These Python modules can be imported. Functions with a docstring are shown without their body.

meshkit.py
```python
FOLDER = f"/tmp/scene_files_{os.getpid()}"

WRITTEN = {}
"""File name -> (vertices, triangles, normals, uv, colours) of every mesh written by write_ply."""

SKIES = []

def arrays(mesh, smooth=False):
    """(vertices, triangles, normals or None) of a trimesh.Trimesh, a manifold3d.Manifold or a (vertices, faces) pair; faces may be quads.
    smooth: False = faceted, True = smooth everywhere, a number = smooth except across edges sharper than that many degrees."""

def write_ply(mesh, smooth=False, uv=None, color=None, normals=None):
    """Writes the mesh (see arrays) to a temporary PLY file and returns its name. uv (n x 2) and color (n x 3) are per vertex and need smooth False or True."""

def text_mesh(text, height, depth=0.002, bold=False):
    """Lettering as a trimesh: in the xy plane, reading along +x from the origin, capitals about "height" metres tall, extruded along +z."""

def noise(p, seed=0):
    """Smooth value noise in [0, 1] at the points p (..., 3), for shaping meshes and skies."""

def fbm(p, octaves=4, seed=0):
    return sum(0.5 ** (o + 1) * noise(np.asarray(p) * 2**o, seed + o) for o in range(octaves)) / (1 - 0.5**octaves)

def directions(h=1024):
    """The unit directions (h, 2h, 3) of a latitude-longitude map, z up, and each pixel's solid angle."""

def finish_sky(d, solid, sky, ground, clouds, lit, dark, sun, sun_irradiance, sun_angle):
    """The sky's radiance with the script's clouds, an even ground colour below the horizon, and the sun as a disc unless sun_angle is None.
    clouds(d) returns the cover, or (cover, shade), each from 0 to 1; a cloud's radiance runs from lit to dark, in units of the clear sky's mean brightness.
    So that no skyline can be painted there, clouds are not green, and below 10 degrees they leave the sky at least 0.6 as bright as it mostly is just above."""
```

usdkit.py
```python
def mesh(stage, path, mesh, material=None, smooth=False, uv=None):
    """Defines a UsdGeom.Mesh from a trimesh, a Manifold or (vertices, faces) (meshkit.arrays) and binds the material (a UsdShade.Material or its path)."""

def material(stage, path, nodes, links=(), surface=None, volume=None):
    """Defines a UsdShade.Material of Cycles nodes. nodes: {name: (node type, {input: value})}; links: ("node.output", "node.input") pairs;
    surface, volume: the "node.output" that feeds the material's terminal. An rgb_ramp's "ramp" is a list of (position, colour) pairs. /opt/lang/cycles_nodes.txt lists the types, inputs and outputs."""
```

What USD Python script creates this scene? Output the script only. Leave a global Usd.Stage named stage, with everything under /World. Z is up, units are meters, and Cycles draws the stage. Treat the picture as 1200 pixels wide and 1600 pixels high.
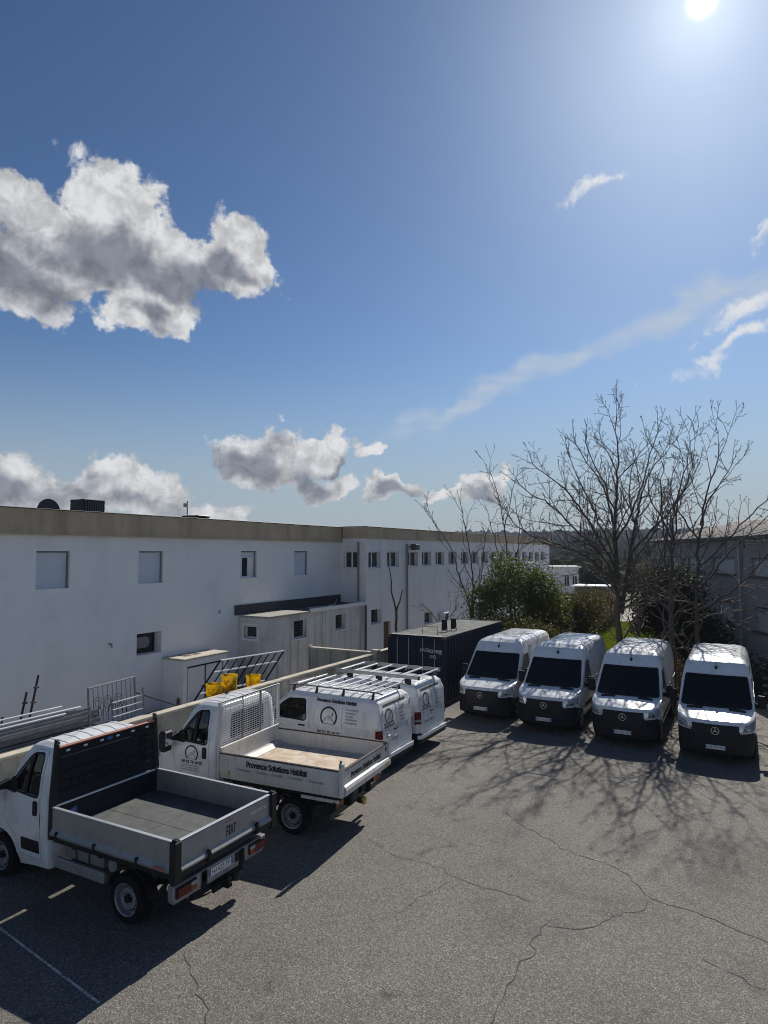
import math, random
import numpy as np
import trimesh, shapely
import manifold3d as m3
from shapely.geometry import Polygon, box as sbox, Point, LineString
from shapely import affinity
from shapely.ops import unary_union
import usdkit, meshkit
from pxr import Usd, UsdGeom, UsdLux, UsdShade, Gf, Sdf, Vt

stage = Usd.Stage.CreateInMemory()
UsdGeom.SetStageUpAxis(stage, 'Z')
UsdGeom.Xform.Define(stage, '/World')
UsdGeom.Scope.Define(stage, '/World/Looks')
PI = math.pi

# ------------------------------------------------------------------ camera, sky, sun, exposure
CAM_H, YAW, PITCH = 5.4, 28.5, 3.445
SUN_EL, SUN_AZ = 38.0, -1.6          # degrees; azimuth from +y towards +x
SKY_STRENGTH, SUN_INT, EXPOSURE = 0.05, 1.25, 0.1
cam = UsdGeom.Camera.Define(stage, '/World/camera')
cam.CreateFocalLengthAttr(30.9)
cam.CreateHorizontalApertureAttr(36.0)
cam.CreateVerticalApertureAttr(48.0)
cam.CreateExposureAttr(EXPOSURE)
cam.CreateClippingRangeAttr(Gf.Vec2f(0.1, 20000))
_c = UsdGeom.Xformable(cam)
_c.AddTranslateOp().Set(Gf.Vec3d(0, 0, CAM_H))
_c.AddRotateZOp().Set(YAW)
_c.AddRotateXOp().Set(90 + PITCH)

sd = np.array([math.sin(math.radians(SUN_AZ)) * math.cos(math.radians(SUN_EL)), math.cos(math.radians(SUN_AZ)) * math.cos(math.radians(SUN_EL)), math.sin(math.radians(SUN_EL))])
sun = UsdLux.DistantLight.Define(stage, '/World/sun')
sun.CreateIntensityAttr(SUN_INT)
sun.CreateAngleAttr(0.45)
sun.CreateNormalizeAttr(True)
sun.CreateColorAttr(Gf.Vec3f(1.0, 0.95, 0.87))
_s = UsdGeom.Xformable(sun)
_s.AddRotateZOp().Set(-SUN_AZ)
_s.AddRotateXOp().Set(-(90 - SUN_EL))


def sky_material():
    N, L = {}, []
    N['tc'] = ('texture_coordinate', {})
    V = 'tc.generated'
    N['sky'] = ('sky_texture', dict(sky_type='single_scattering', sun_disc=False, sun_elevation=math.radians(SUN_EL), sun_rotation=math.radians(SUN_AZ), altitude=200.0, air_density=1.0, aerosol_density=0.5, ozone_density=1.6))
    # domain warp: billows at two sizes
    N['wn'] = ('noise_texture', dict(scale=9.0, detail=5.0, roughness=0.55))
    N['ws'] = ('vector_math', dict(math_type='subtract', vector2=(0.5, 0.5, 0.5)))
    N['wk'] = ('vector_math', dict(math_type='scale', scale=0.13))
    N['wa'] = ('vector_math', dict(math_type='add'))
    L += [(V, 'wn.vector'), ('wn.color', 'ws.vector1'), ('ws.vector', 'wk.vector1'), ('wk.vector', 'wa.vector1'), (V, 'wa.vector2')]
    cnt = [0]

    def blobs(lst, prefix):
        prev = None
        for az, el, ra, re, tilt in lst:
            k = f'{prefix}{cnt[0]}'
            cnt[0] += 1
            a, e = math.radians(az), math.radians(el)
            d = np.array([math.sin(a) * math.cos(e), math.cos(a) * math.cos(e), math.sin(e)])
            # local frame: y' = d, rotation of Rz(-az) Rx(el) Ry(tilt)
            N[k] = ('mapping', dict(mapping_type='texture', location=tuple(d), rotation=(e, math.radians(tilt), -a), scale=(math.radians(ra), 4.0, math.radians(re))))
            N[k + 'l'] = ('vector_math', dict(math_type='length'))
            N[k + 's'] = ('math', dict(math_type='subtract', value1=1.0))
            L.extend([('wa.vector', k + '.vector'), (k + '.vector', k + 'l.vector1'), (k + 'l.value', k + 's.value2')])
            if prev is None:
                prev = k + 's.value'
            else:
                N[k + 'm'] = ('math', dict(math_type='smoothmax', value3=0.16))
                L.extend([(prev, k + 'm.value1'), (k + 's.value', k + 'm.value2')])
                prev = k + 'm.value'
        return prev
    cum = [(-52.4, 22.4, 7.6, 3.4, 4), (-60.5, 20.3, 6.0, 3.8, 0), (-51.0, 27.0, 4.0, 3.2, -12), (-41.2, 24.2, 3.6, 3.6, -20), (-48.6, 19.4, 3.9, 2.4, -10), (-45.8, 22.8, 3.9, 2.6, 0), (-56.2, 24.4, 4.4, 2.6, 10),
           (-38.8, 7.9, 4.8, 2.5, 0), (-33.6, 9.0, 3.8, 1.5, -8), (-34.4, 6.3, 3.9, 1.3, 0), (-29.2, 8.6, 1.9, 0.8, -20),
           (-27.8, 5.4, 2.5, 1.3, 0), (-23.6, 4.9, 1.8, 0.9, 0), (-20.4, 6.2, 2.4, 1.5, 0),
           (-61, 5.0, 8.0, 3.0, 0), (-51.5, 5.0, 6.5, 2.4, 0), (-45.0, 3.2, 6.0, 1.3, 0),
           (-78, 12, 9, 4, 0), (-100, 24, 12, 6, 0), (60, 22, 12, 5, 0), (190, 20, 22, 7, 0)]
    grey = [(-53.0, 22.2, 7.2, 2.5, 8), (-58.5, 20.4, 5.0, 2.6, 0), (-46.2, 21.4, 5.2, 2.0, 5), (-48.2, 18.6, 2.6, 1.3, 0), (-42.0, 22.9, 2.6, 1.3, 0),
            (-39.4, 7.5, 4.6, 1.9, 0), (-35.4, 6.6, 4.0, 1.6, 0), (-33.0, 8.0, 2.4, 0.7, 0), (-27.8, 5.1, 2.4, 0.9, 0), (-20.4, 5.3, 2.2, 0.9, 0), (-58, 4.2, 7.0, 1.7, 0), (-50, 3.9, 5.0, 1.3, 0),
            (-78, 11, 8, 3, 0), (-100, 22, 11, 4.5, 0), (60, 20.5, 11, 3.6, 0), (190, 18, 20, 5, 0)]
    thin = [(-54.0, 29.4, 1.3, 1.3, 20), (1.6, 18.4, 5.0, 1.15, -16), (0.6, 16.1, 6.5, 0.8, -18), (1.7, 23.4, 1.3, 0.7, -35), (-10.2, 28.6, 3.0, 0.8, -25), (14, 14, 9, 3, 0), (30, 8, 12, 3, 0)]
    thick = blobs(cum, 'b')
    greys = blobs(grey, 'g')
    thin_ = blobs(thin, 'w')
    N['dall'] = ('math', dict(math_type='maximum'))
    L.extend([(thick, 'dall.value1'), (thin_, 'dall.value2')])
    dens = thick
    # fine fbm on the edge
    N['fn'] = ('noise_texture', dict(scale=24.0, detail=9.0, roughness=0.62))
    L.append((V, 'fn.vector'))
    N['f1'] = ('math', dict(math_type='multiply_add', value2=1.5, value3=-0.75))
    L.append(('fn.fac', 'f1.value1'))
    N['fd'] = ('math', dict(math_type='add'))
    L += [(dens, 'fd.value1'), ('f1.value', 'fd.value2')]
    N['cov'] = ('map_range', dict(range_type='smoothstep', from_min=0.0, from_max=0.24, to_min=0.0, to_max=1.0))
    L.append(('fd.value', 'cov.value'))
    # thickness -> grey middle; offset towards lower noise
    N['tn'] = ('noise_texture', dict(scale=17.0, detail=6.0, roughness=0.55, distortion=0.3))
    N['tm'] = ('mapping', dict(mapping_type='point', location=(0.02, -0.03, -0.035)))
    L += [(V, 'tm.vector'), ('tm.vector', 'tn.vector')]
    N['t1'] = ('math', dict(math_type='multiply_add', value2=2.2, value3=-1.1))
    L.append(('tn.fac', 't1.value1'))
    N['td'] = ('math', dict(math_type='add'))
    L += [(greys, 'td.value1'), ('t1.value', 'td.value2')]
    N['shade'] = ('map_range', dict(range_type='smoothstep', from_min=-0.35, from_max=0.7, to_min=0.0, to_max=1.0))
    L.append(('td.value', 'shade.value'))
    # billows: light and shade inside the sunlit part
    N['bl'] = ('noise_texture', dict(scale=34.0, detail=6.0, roughness=0.6, distortion=0.5))
    N['blm'] = ('mapping', dict(mapping_type='point', location=(0.0, 0.02, 0.03)))
    N['blr'] = ('map_range', dict(range_type='smoothstep', from_min=0.32, from_max=0.66, to_min=0.0, to_max=1.0))
    L += [(V, 'blm.vector'), ('blm.vector', 'bl.vector'), ('bl.fac', 'blr.value')]
    N['clit'] = ('mix', dict(color1=tuple(c * 0.62 for c in CLOUD_LIT), color2=CLOUD_LIT))
    L.append(('blr.result', 'clit.fac'))
    N['cdk'] = ('mix', dict(color1=tuple(c * 0.82 for c in CLOUD_DARK), color2=tuple(c * 1.3 for c in CLOUD_DARK)))
    L.append(('blr.result', 'cdk.fac'))
    N['ccol'] = ('mix', {})
    L += [('shade.result', 'ccol.fac'), ('clit.color', 'ccol.color1'), ('cdk.color', 'ccol.color2')]
    N['covk'] = ('math', dict(math_type='multiply', value2=0.96))
    L.append(('cov.result', 'covk.value1'))
    # wispy small clouds: torn and see-through
    N['wn2'] = ('noise_texture', dict(scale=38.0, detail=8.0, roughness=0.68, distortion=0.6))
    L.append((V, 'wn2.vector'))
    N['w1'] = ('math', dict(math_type='multiply_add', value2=2.4, value3=-1.35))
    L.append(('wn2.fac', 'w1.value1'))
    N['w2'] = ('math', dict(math_type='add'))
    L += [(thin_, 'w2.value1'), ('w1.value', 'w2.value2')]
    N['wcov'] = ('map_range', dict(range_type='smoothstep', from_min=-0.1, from_max=0.85, to_min=0.0, to_max=0.85))
    L.append(('w2.value', 'wcov.value'))
    # cirrus streaks
    cir = blobs([(-15.5, 15.1, 12.0, 1.2, -23), (-4.0, 19.0, 9.0, 1.0, -20), (-21.5, 12.8, 7.0, 0.9, -25), (6, 21, 9, 1.5, -20)], 'c')
    N['cm'] = ('mapping', dict(mapping_type='point', rotation=(0, math.radians(22), 0), scale=(14, 14, 70)))
    N['cn'] = ('noise_texture', dict(scale=1.0, detail=5.0, roughness=0.6))
    L += [(V, 'cm.vector'), ('cm.vector', 'cn.vector')]
    N['cx'] = ('map_range', dict(range_type='smoothstep', from_min=0.25, from_max=0.75, to_min=0.35, to_max=1.0))
    L.append(('cn.fac', 'cx.value'))
    N['cs'] = ('map_range', dict(range_type='smoothstep', from_min=-0.3, from_max=0.8, to_min=0.0, to_max=0.9))
    L.append((cir, 'cs.value'))
    N['cc'] = ('math', dict(math_type='multiply'))
    L += [('cx.result', 'cc.value1'), ('cs.result', 'cc.value2')]
    # pale veil near the horizon
    N['xyz'] = ('separate_xyz', {})
    L.append((V, 'xyz.vector'))
    N['veil'] = ('map_range', dict(range_type='smoothstep', from_min=0.0, from_max=0.30, to_min=VEIL, to_max=0.0))
    L.append(('xyz.z', 'veil.value'))
    # deeper, bluer spring sky: contrast and tint of the physical sky
    N['k1'] = ('mix', dict(mix_type='multiply', fac=1.0, color2=(0.25,) * 3))
    N['kg'] = ('gamma', dict(gamma=1.25))
    N['k2'] = ('mix', dict(mix_type='multiply', fac=1.0, color2=(3.6, 4.25, 4.8)))
    L += [('sky.color', 'k1.color1'), ('k1.color', 'kg.color'), ('kg.color', 'k2.color1')]
    N['m0'] = ('mix', dict(color2=VEIL_COL))
    L += [('veil.result', 'm0.fac'), ('k2.color', 'm0.color1')]
    N['m1'] = ('mix', dict(color2=CIRRUS_COL))
    L += [('cc.value', 'm1.fac'), ('m0.color', 'm1.color1')]
    N['m2'] = ('mix', {})
    L += [('covk.value', 'm2.fac'), ('m1.color', 'm2.color1'), ('ccol.color', 'm2.color2')]
    N['m3'] = ('mix', dict(color2=CLOUD_LIT))
    L += [('wcov.result', 'm3.fac'), ('m2.color', 'm3.color1')]
    # the aureole round the sun
    N['sdot'] = ('vector_math', dict(math_type='dot_product', vector2=tuple(map(float, sd))))
    L.append((V, 'sdot.vector1'))
    prev = 'm3.color'
    for k, (pw, col) in enumerate(((60.0, (0.9, 1.6, 2.1)), (700.0, (4.5, 4.4, 4.2)), (24000.0, (80.0, 78.0, 72.0)))):
        N[f'sp{k}'] = ('math', dict(math_type='power', value2=pw, use_clamp=True))
        N[f'sm{k}'] = ('mix', dict(mix_type='add', color2=col))
        L += [('sdot.value', f'sp{k}.value1'), (f'sp{k}.value', f'sm{k}.fac'), (prev, f'sm{k}.color1')]
        prev = f'sm{k}.color'
    N['bg'] = ('background_shader', dict(strength=SKY_STRENGTH))
    L.append((prev, 'bg.color'))
    return usdkit.material(stage, '/World/Looks/sky', N, L, surface='bg.background')


CLOUD_LIT, CLOUD_DARK, CIRRUS_COL = (14.6, 14.7, 14.9), (3.6, 3.9, 4.6), (9.2, 10.6, 12.4)
VEIL, VEIL_COL = 0.9, (6.6, 7.6, 8.7)
dome = UsdLux.DomeLight.Define(stage, '/World/sky')
dome.CreateIntensityAttr(1.0)
UsdShade.MaterialBindingAPI.Apply(dome.GetPrim()).Bind(sky_material())


# ------------------------------------------------------------------ naming, things, parts
USED = {}


def numbered(parent, name):
    k = USED.get((parent, name), 0)
    USED[(parent, name)] = k + 1
    return f'{parent}/{name}' if k == 0 else f'{parent}/{name}_{k:03d}'


def setd(prim, **kw):
    for k, v in kw.items():
        if v:
            prim.SetCustomDataByKey(k, v)


def thing(name, label, cat, loc=(0, 0, 0), rotz=0.0, group=None):
    path = numbered('/World', name)
    x = UsdGeom.Xform.Define(stage, path)
    x.AddTranslateOp().Set(Gf.Vec3d(*map(float, loc)))
    x.AddRotateZOp().Set(float(rotz))
    setd(x.GetPrim(), label=label, category=cat, group=group)
    return path


def copy_of(src, name, label, cat, loc, rotz=0.0, group=None, scale=None, instance=True):
    path = numbered('/World', name)
    x = UsdGeom.Xform.Define(stage, path)
    x.GetPrim().GetReferences().AddInternalReference(src)
    x.ClearXformOpOrder()
    x.AddTranslateOp().Set(Gf.Vec3d(*map(float, loc)))
    x.AddRotateZOp().Set(float(rotz))
    if scale:
        x.AddScaleOp().Set(Gf.Vec3f(*scale))
    if instance:
        x.GetPrim().SetInstanceable(True)
    setd(x.GetPrim(), label=label, category=cat, group=group)
    return path


def cat(*ms):
    out = []
    for m in ms:
        if isinstance(m, (list, tuple)) and len(m) and not isinstance(m[0], np.ndarray):
            out.append(cat(*m))
        elif hasattr(m, 'to_mesh'):
            q = m.to_mesh()
            out.append(trimesh.Trimesh(np.array(q.vert_properties[:, :3]), np.array(q.tri_verts), process=False))
        elif isinstance(m, trimesh.Trimesh):
            out.append(m)
        else:
            out.append(trimesh.Trimesh(*m, process=False))
    return trimesh.util.concatenate(out) if len(out) > 1 else out[0]


def part(parent, name, mesh, material, smooth=False, label=None):
    path = numbered(parent, name)
    if isinstance(mesh, list):
        mesh = cat(*mesh)
    p = usdkit.mesh(stage, path, mesh, MAT[material], smooth=smooth)
    p.CreateDoubleSidedAttr(True)
    if label:
        setd(p.GetPrim(), label=label)
    return path


def solo(name, mesh, material, label, categ, smooth=False, group=None):
    path = part('/World', name, mesh, material, smooth)
    setd(stage.GetPrimAtPath(path), label=label, category=categ, group=group)
    return path


def setting(name, mesh, material, kind='structure', smooth=False, label=None):
    path = part('/World', name, mesh, material, smooth)
    setd(stage.GetPrimAtPath(path), kind=kind, label=label)
    return path


# ------------------------------------------------------------------ geometry
def rings(poly):
    gs = getattr(poly, 'geoms', [poly])
    r = []
    for g in gs:
        if g.is_empty or g.geom_type != 'Polygon':
            continue
        r.append(np.array(g.exterior.coords)[:-1])
        r += [np.array(i.coords)[:-1] for i in g.interiors]
    return r


def CS(poly):
    return m3.CrossSection(rings(poly), m3.FillRule.EvenOdd)


def ext(poly, a, b, axis):
    """Extrude a shapely polygon: axis 'x' polygon is (y,z); 'y' polygon is (x,z); 'z' polygon is (x,y)."""
    m = m3.Manifold.extrude(CS(poly), b - a).translate((0, 0, a))
    if axis == 'x':
        return m.transform(np.array([[0, 0, 1, 0], [1, 0, 0, 0], [0, 1, 0, 0]], float))
    if axis == 'y':
        return m.transform(np.array([[1, 0, 0, 0], [0, 0, -1, 0], [0, 1, 0, 0]], float)).mirror((0, 1, 0)) if False else _ey(poly, a, b)
    return m


def _ey(poly, a, b):
    m = m3.Manifold.extrude(CS(poly), b - a)
    return m.transform(np.array([[1, 0, 0, 0], [0, 0, -1, b], [0, 1, 0, 0]], float))


def P(*pts):
    return Polygon(pts)


def rnd(poly, r, res=4):
    return poly.buffer(-r, quad_segs=res).buffer(2 * r, quad_segs=res).buffer(-r, quad_segs=res)


def rrect(x0, y0, x1, y1, r=0.03, res=4):
    return sbox(x0 + r, y0 + r, x1 - r, y1 - r).buffer(r, quad_segs=res)


def bx(x0, y0, z0, x1, y1, z1):
    return m3.Manifold.cube((x1 - x0, y1 - y0, z1 - z0)).translate((x0, y0, z0))


def cbx(x0, y0, z0, x1, y1, z1, c=0.008):
    """Box with chamfered edges (hull of three boxes)."""
    c = min(c, (x1 - x0) * .45, (y1 - y0) * .45, (z1 - z0) * .45)
    return m3.Manifold.batch_hull([bx(x0 + c, y0 + c, z0, x1 - c, y1 - c, z1), bx(x0, y0 + c, z0 + c, x1, y1 - c, z1 - c), bx(x0 + c, y0, z0 + c, x1 - c, y1, z1 - c)])


def cyl(p, q, r, r2=None, n=12):
    p, q = np.asarray(p, float), np.asarray(q, float)
    d = q - p
    h = np.linalg.norm(d)
    m = m3.Manifold.cylinder(h, r, r if r2 is None else r2, n)
    T = trimesh.geometry.align_vectors((0, 0, 1), d / h)
    T[:3, 3] = p
    return m.transform(T[:3])


def tube(pts, radii, n=6, cap=True):
    """Tapered tube along a polyline (numpy arrays out)."""
    p = np.asarray(pts, float)
    r = np.broadcast_to(np.asarray(radii, float), (len(p),))
    t = np.gradient(p, axis=0)
    t /= np.linalg.norm(t, axis=1, keepdims=True) + 1e-12
    a = np.cross(t, np.where(np.abs(t[:, 2:]) < 0.9, [0, 0, 1.0], [1.0, 0, 0]))
    a /= np.linalg.norm(a, axis=1, keepdims=True) + 1e-12
    for i in range(1, len(a)):      # keep the frame from spinning
        b = a[i - 1] - t[i] * (a[i - 1] @ t[i])
        nb = np.linalg.norm(b)
        if nb > 1e-6:
            a[i] = b / nb
    b = np.cross(t, a)
    an = np.arange(n) * 2 * PI / n
    v = p[:, None] + r[:, None, None] * (np.cos(an)[None, :, None] * a[:, None] + np.sin(an)[None, :, None] * b[:, None])
    i, j = np.meshgrid(np.arange(len(p) - 1), np.arange(n), indexing='ij')
    q = np.stack([i * n + j, i * n + (j + 1) % n, (i + 1) * n + (j + 1) % n, (i + 1) * n + j], -1).reshape(-1, 4)
    f = np.vstack([q[:, [0, 1, 2]], q[:, [0, 2, 3]]])
    v = v.reshape(-1, 3)
    if cap:
        m = len(v)
        v = np.vstack([v, p[0], p[-1]])
        k = np.arange(n)
        f = np.vstack([f, np.stack([np.full(n, m), (k + 1) % n, k], 1), np.stack([np.full(n, m + 1), (len(p) - 1) * n + k, (len(p) - 1) * n + (k + 1) % n], 1)])
    return v, f


def grid(us, vs, fn):
    U, W = np.meshgrid(us, vs, indexing='ij')
    v = fn(U, W).reshape(-1, 3)
    n, m = len(us), len(vs)
    i, j = np.meshgrid(np.arange(n - 1), np.arange(m - 1), indexing='ij')
    q = np.stack([i * m + j, (i + 1) * m + j, (i + 1) * m + j + 1, i * m + j + 1], -1).reshape(-1, 4)
    return v, np.vstack([q[:, [0, 1, 2]], q[:, [0, 2, 3]]])


def place(mesh, o, ex, ey):
    """Puts a mesh drawn in the xy plane at o with axes ex, ey (normal ex x ey)."""
    ex, ey = np.asarray(ex, float), np.asarray(ey, float)
    T = np.eye(4)
    T[:3, 0], T[:3, 1], T[:3, 2], T[:3, 3] = ex, ey, np.cross(ex, ey), o
    m = cat(mesh).copy()
    m.apply_transform(T)
    return m


def text(s, h, cond=1.0, bold=True, depth=0.003, slant=0.0, anchor='l'):
    m = meshkit.text_mesh(s, h, depth, bold)
    m.vertices[:, 0] *= cond
    if slant:
        m.vertices[:, 0] += m.vertices[:, 1] * slant
    if anchor == 'c':
        m.vertices[:, 0] -= m.bounds[:, 0].mean()
    return m


def flat(poly, depth=0.003):
    return m3.Manifold.extrude(CS(poly), depth)


# ------------------------------------------------------------------ materials
MAT = {}


def mk(name, color, rough=0.6, metal=0.0, spec=0.5, coat=0.0, var=0.0, vs=2.0, bump=0.0, bs=60.0, streak=None, c2=None, c2lo=0.5, c2hi=0.7, c2s=1.5, bdist=0.01, det=4.0):
    """Principled material; var = tone variation, c2 = second colour in noise patches, streak = (colour, strength) vertical streaks."""
    N, L = {'p': ('principled_bsdf', dict(roughness=rough, metallic=metal, specular_ior_level=spec, coat_weight=coat, base_color=color)), 'g': ('geometry', {})}, []
    cur = None
    if var:
        N['n'] = ('noise_texture', dict(scale=vs, detail=det, roughness=0.6))
        lo, hi = tuple(c * (1 - var) for c in color), tuple(min(1, c * (1 + var)) for c in color)
        N['r'] = ('rgb_ramp', dict(ramp=[(0.3, lo), (0.7, hi)]))
        L += [('g.position', 'n.vector'), ('n.fac', 'r.fac')]
        cur = 'r.color'
    if c2:
        N['n2'] = ('noise_texture', dict(scale=c2s, detail=6.0, roughness=0.62))
        N['m2'] = ('map_range', dict(from_min=c2lo, from_max=c2hi, clamp=True))
        N['x2'] = ('mix', dict(color1=color, color2=c2))
        L += [('g.position', 'n2.vector'), ('n2.fac', 'm2.value'), ('m2.result', 'x2.fac')]
        if cur:
            L.append((cur, 'x2.color1'))
        cur = 'x2.color'
    if streak:
        N['sm'] = ('mapping', dict(scale=(streak[2] if len(streak) > 2 else 3.0,) * 2 + (0.22,)))
        N['sn'] = ('noise_texture', dict(scale=1.0, detail=5.0, roughness=0.6))
        N['sr'] = ('map_range', dict(from_min=0.5, from_max=0.78, to_min=0.0, to_max=streak[1], clamp=True))
        N['sx'] = ('mix', dict(color1=color, color2=streak[0]))
        L += [('g.position', 'sm.vector'), ('sm.vector', 'sn.vector'), ('sn.fac', 'sr.value'), ('sr.result', 'sx.fac')]
        if cur:
            L.append((cur, 'sx.color1'))
        cur = 'sx.color'
    if cur:
        L.append((cur, 'p.base_color'))
    if bump:
        N['bn'] = ('noise_texture', dict(scale=bs, detail=3.0))
        N['b'] = ('bump', dict(strength=bump, distance=bdist))
        L += [('g.position', 'bn.vector'), ('bn.fac', 'b.height'), ('b.normal', 'p.normal')]
    MAT[name] = usdkit.material(stage, '/World/Looks/' + name, N, L, surface='p.BSDF')


mk('stucco', (0.8, 0.79, 0.775), 0.92, var=0.05, vs=22, det=2.0, bump=0.9, bs=40, streak=((0.52, 0.51, 0.49), 0.16, 1.3), c2=(0.7, 0.69, 0.68), c2lo=0.5, c2hi=0.8, c2s=0.7)
mk('stucco_far', (0.74, 0.725, 0.71), 0.92, var=0.05, vs=0.6, bump=0.4, bs=40, streak=((0.42, 0.39, 0.34), 0.35, 1.5))
mk('annex_wall', (0.58, 0.56, 0.53), 0.92, var=0.06, vs=1.2, bump=0.5, bs=45, streak=((0.17, 0.13, 0.095), 1.0, 3.2), c2=(0.36, 0.33, 0.28), c2lo=0.5, c2hi=0.75, c2s=0.9)
mk('grey_wall', (0.25, 0.245, 0.255), 0.92, var=0.08, vs=0.8, bump=0.5, bs=40, streak=((0.2, 0.2, 0.2), 0.4, 1.5))
mk('parapet_beige', (0.46, 0.355, 0.235), 0.9, var=0.08, vs=1.2, bump=0.3, bs=50, streak=((0.1, 0.085, 0.06), 0.5, 1.6))
mk('joint_dark', (0.03, 0.03, 0.03), 0.9)
mk('render_frame', (0.72, 0.71, 0.68), 0.85, var=0.05)
mk('pvc_white', (0.78, 0.79, 0.8), 0.35, var=0.03, vs=4)
mk('shutter', (0.62, 0.66, 0.72), 0.45, var=0.03, vs=2)
mk('shutter_grey', (0.36, 0.4, 0.42), 0.5, var=0.05, vs=2)
mk('dark_pane', (0.012, 0.014, 0.016), 0.05, spec=0.6)
mk('curtain', (0.5, 0.5, 0.48), 0.8, var=0.1)
mk('roof_felt', (0.035, 0.038, 0.04), 0.85, var=0.25, vs=1.5, bump=0.4, bs=30)
mk('roof_gravel', (0.32, 0.3, 0.27), 0.95, var=0.3, vs=25, bump=0.5, bs=60)
mk('concrete', (0.42, 0.39, 0.32), 0.92, var=0.12, vs=2.2, bump=0.5, bs=35, streak=((0.07, 0.068, 0.055), 0.8, 4.0), c2=(0.2, 0.19, 0.15), c2lo=0.52, c2hi=0.72, c2s=1.2)
mk('coping', (0.5, 0.45, 0.36), 0.92, var=0.15, vs=3, bump=0.4, bs=40, c2=(0.25, 0.22, 0.17), c2s=2.5, c2lo=0.55, c2hi=0.7)
mk('yard_concrete', (0.24, 0.23, 0.21), 0.95, var=0.2, vs=1.5, bump=0.4, bs=30)
mk('far_ground', (0.13, 0.12, 0.075), 0.95, var=0.35, vs=0.15, c2=(0.08, 0.1, 0.04), c2s=0.08)
mk('gravel_path', (0.34, 0.31, 0.27), 0.95, var=0.15, vs=3, bump=0.4, bs=40)
mk('earth', (0.12, 0.095, 0.06), 0.95, var=0.35, vs=3, bump=0.6, bs=20, c2=(0.06, 0.085, 0.025), c2s=1.8)
mk('kerb_stone', (0.32, 0.31, 0.29), 0.9, var=0.1, vs=4, bump=0.3)
mk('line_paint', (0.62, 0.61, 0.57), 0.8, var=0.15, vs=8, c2=(0.16, 0.155, 0.145), c2lo=0.5, c2hi=0.62, c2s=14)
mk('crack', (0.055, 0.052, 0.048), 0.95)
mk('patch', (0.125, 0.12, 0.112), 0.95, var=0.2, vs=30)
mk('white_paint', (0.72, 0.725, 0.735), 0.3, coat=0.4, var=0.03, vs=2.5, c2=(0.5, 0.49, 0.46), c2lo=0.52, c2hi=0.85, c2s=4, streak=((0.45, 0.43, 0.39), 0.35, 9))
mk('white_worn', (0.6, 0.59, 0.56), 0.5, var=0.08, vs=4, c2=(0.33, 0.3, 0.25), c2lo=0.6, c2hi=0.78, c2s=5, streak=((0.3, 0.26, 0.2), 0.5, 8))
mk('steel_inner', (0.45, 0.44, 0.42), 0.55, var=0.15, vs=4, c2=(0.22, 0.21, 0.19), c2lo=0.5, c2hi=0.75, c2s=3.5, metal=0.1)
mk('aluminium', (0.29, 0.29, 0.29), 0.42, metal=0.45, var=0.08, vs=3, c2=(0.2, 0.195, 0.185), c2lo=0.52, c2hi=0.8, c2s=5, streak=((0.36, 0.36, 0.36), 0.3, 10), bump=0.05, bs=80)
mk('alu_bright', (0.72, 0.73, 0.74), 0.32, metal=0.6, var=0.05, vs=5)
mk('galv', (0.22, 0.225, 0.23), 0.5, metal=0.5, var=0.2, vs=6)
mk('black_plastic', (0.010, 0.011, 0.013), 0.55, spec=0.25, var=0.1, vs=6)
mk('black_paint', (0.008, 0.009, 0.011), 0.42, spec=0.3)
mk('headboard_navy', (0.007, 0.009, 0.014), 0.6, spec=0.2)
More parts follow.
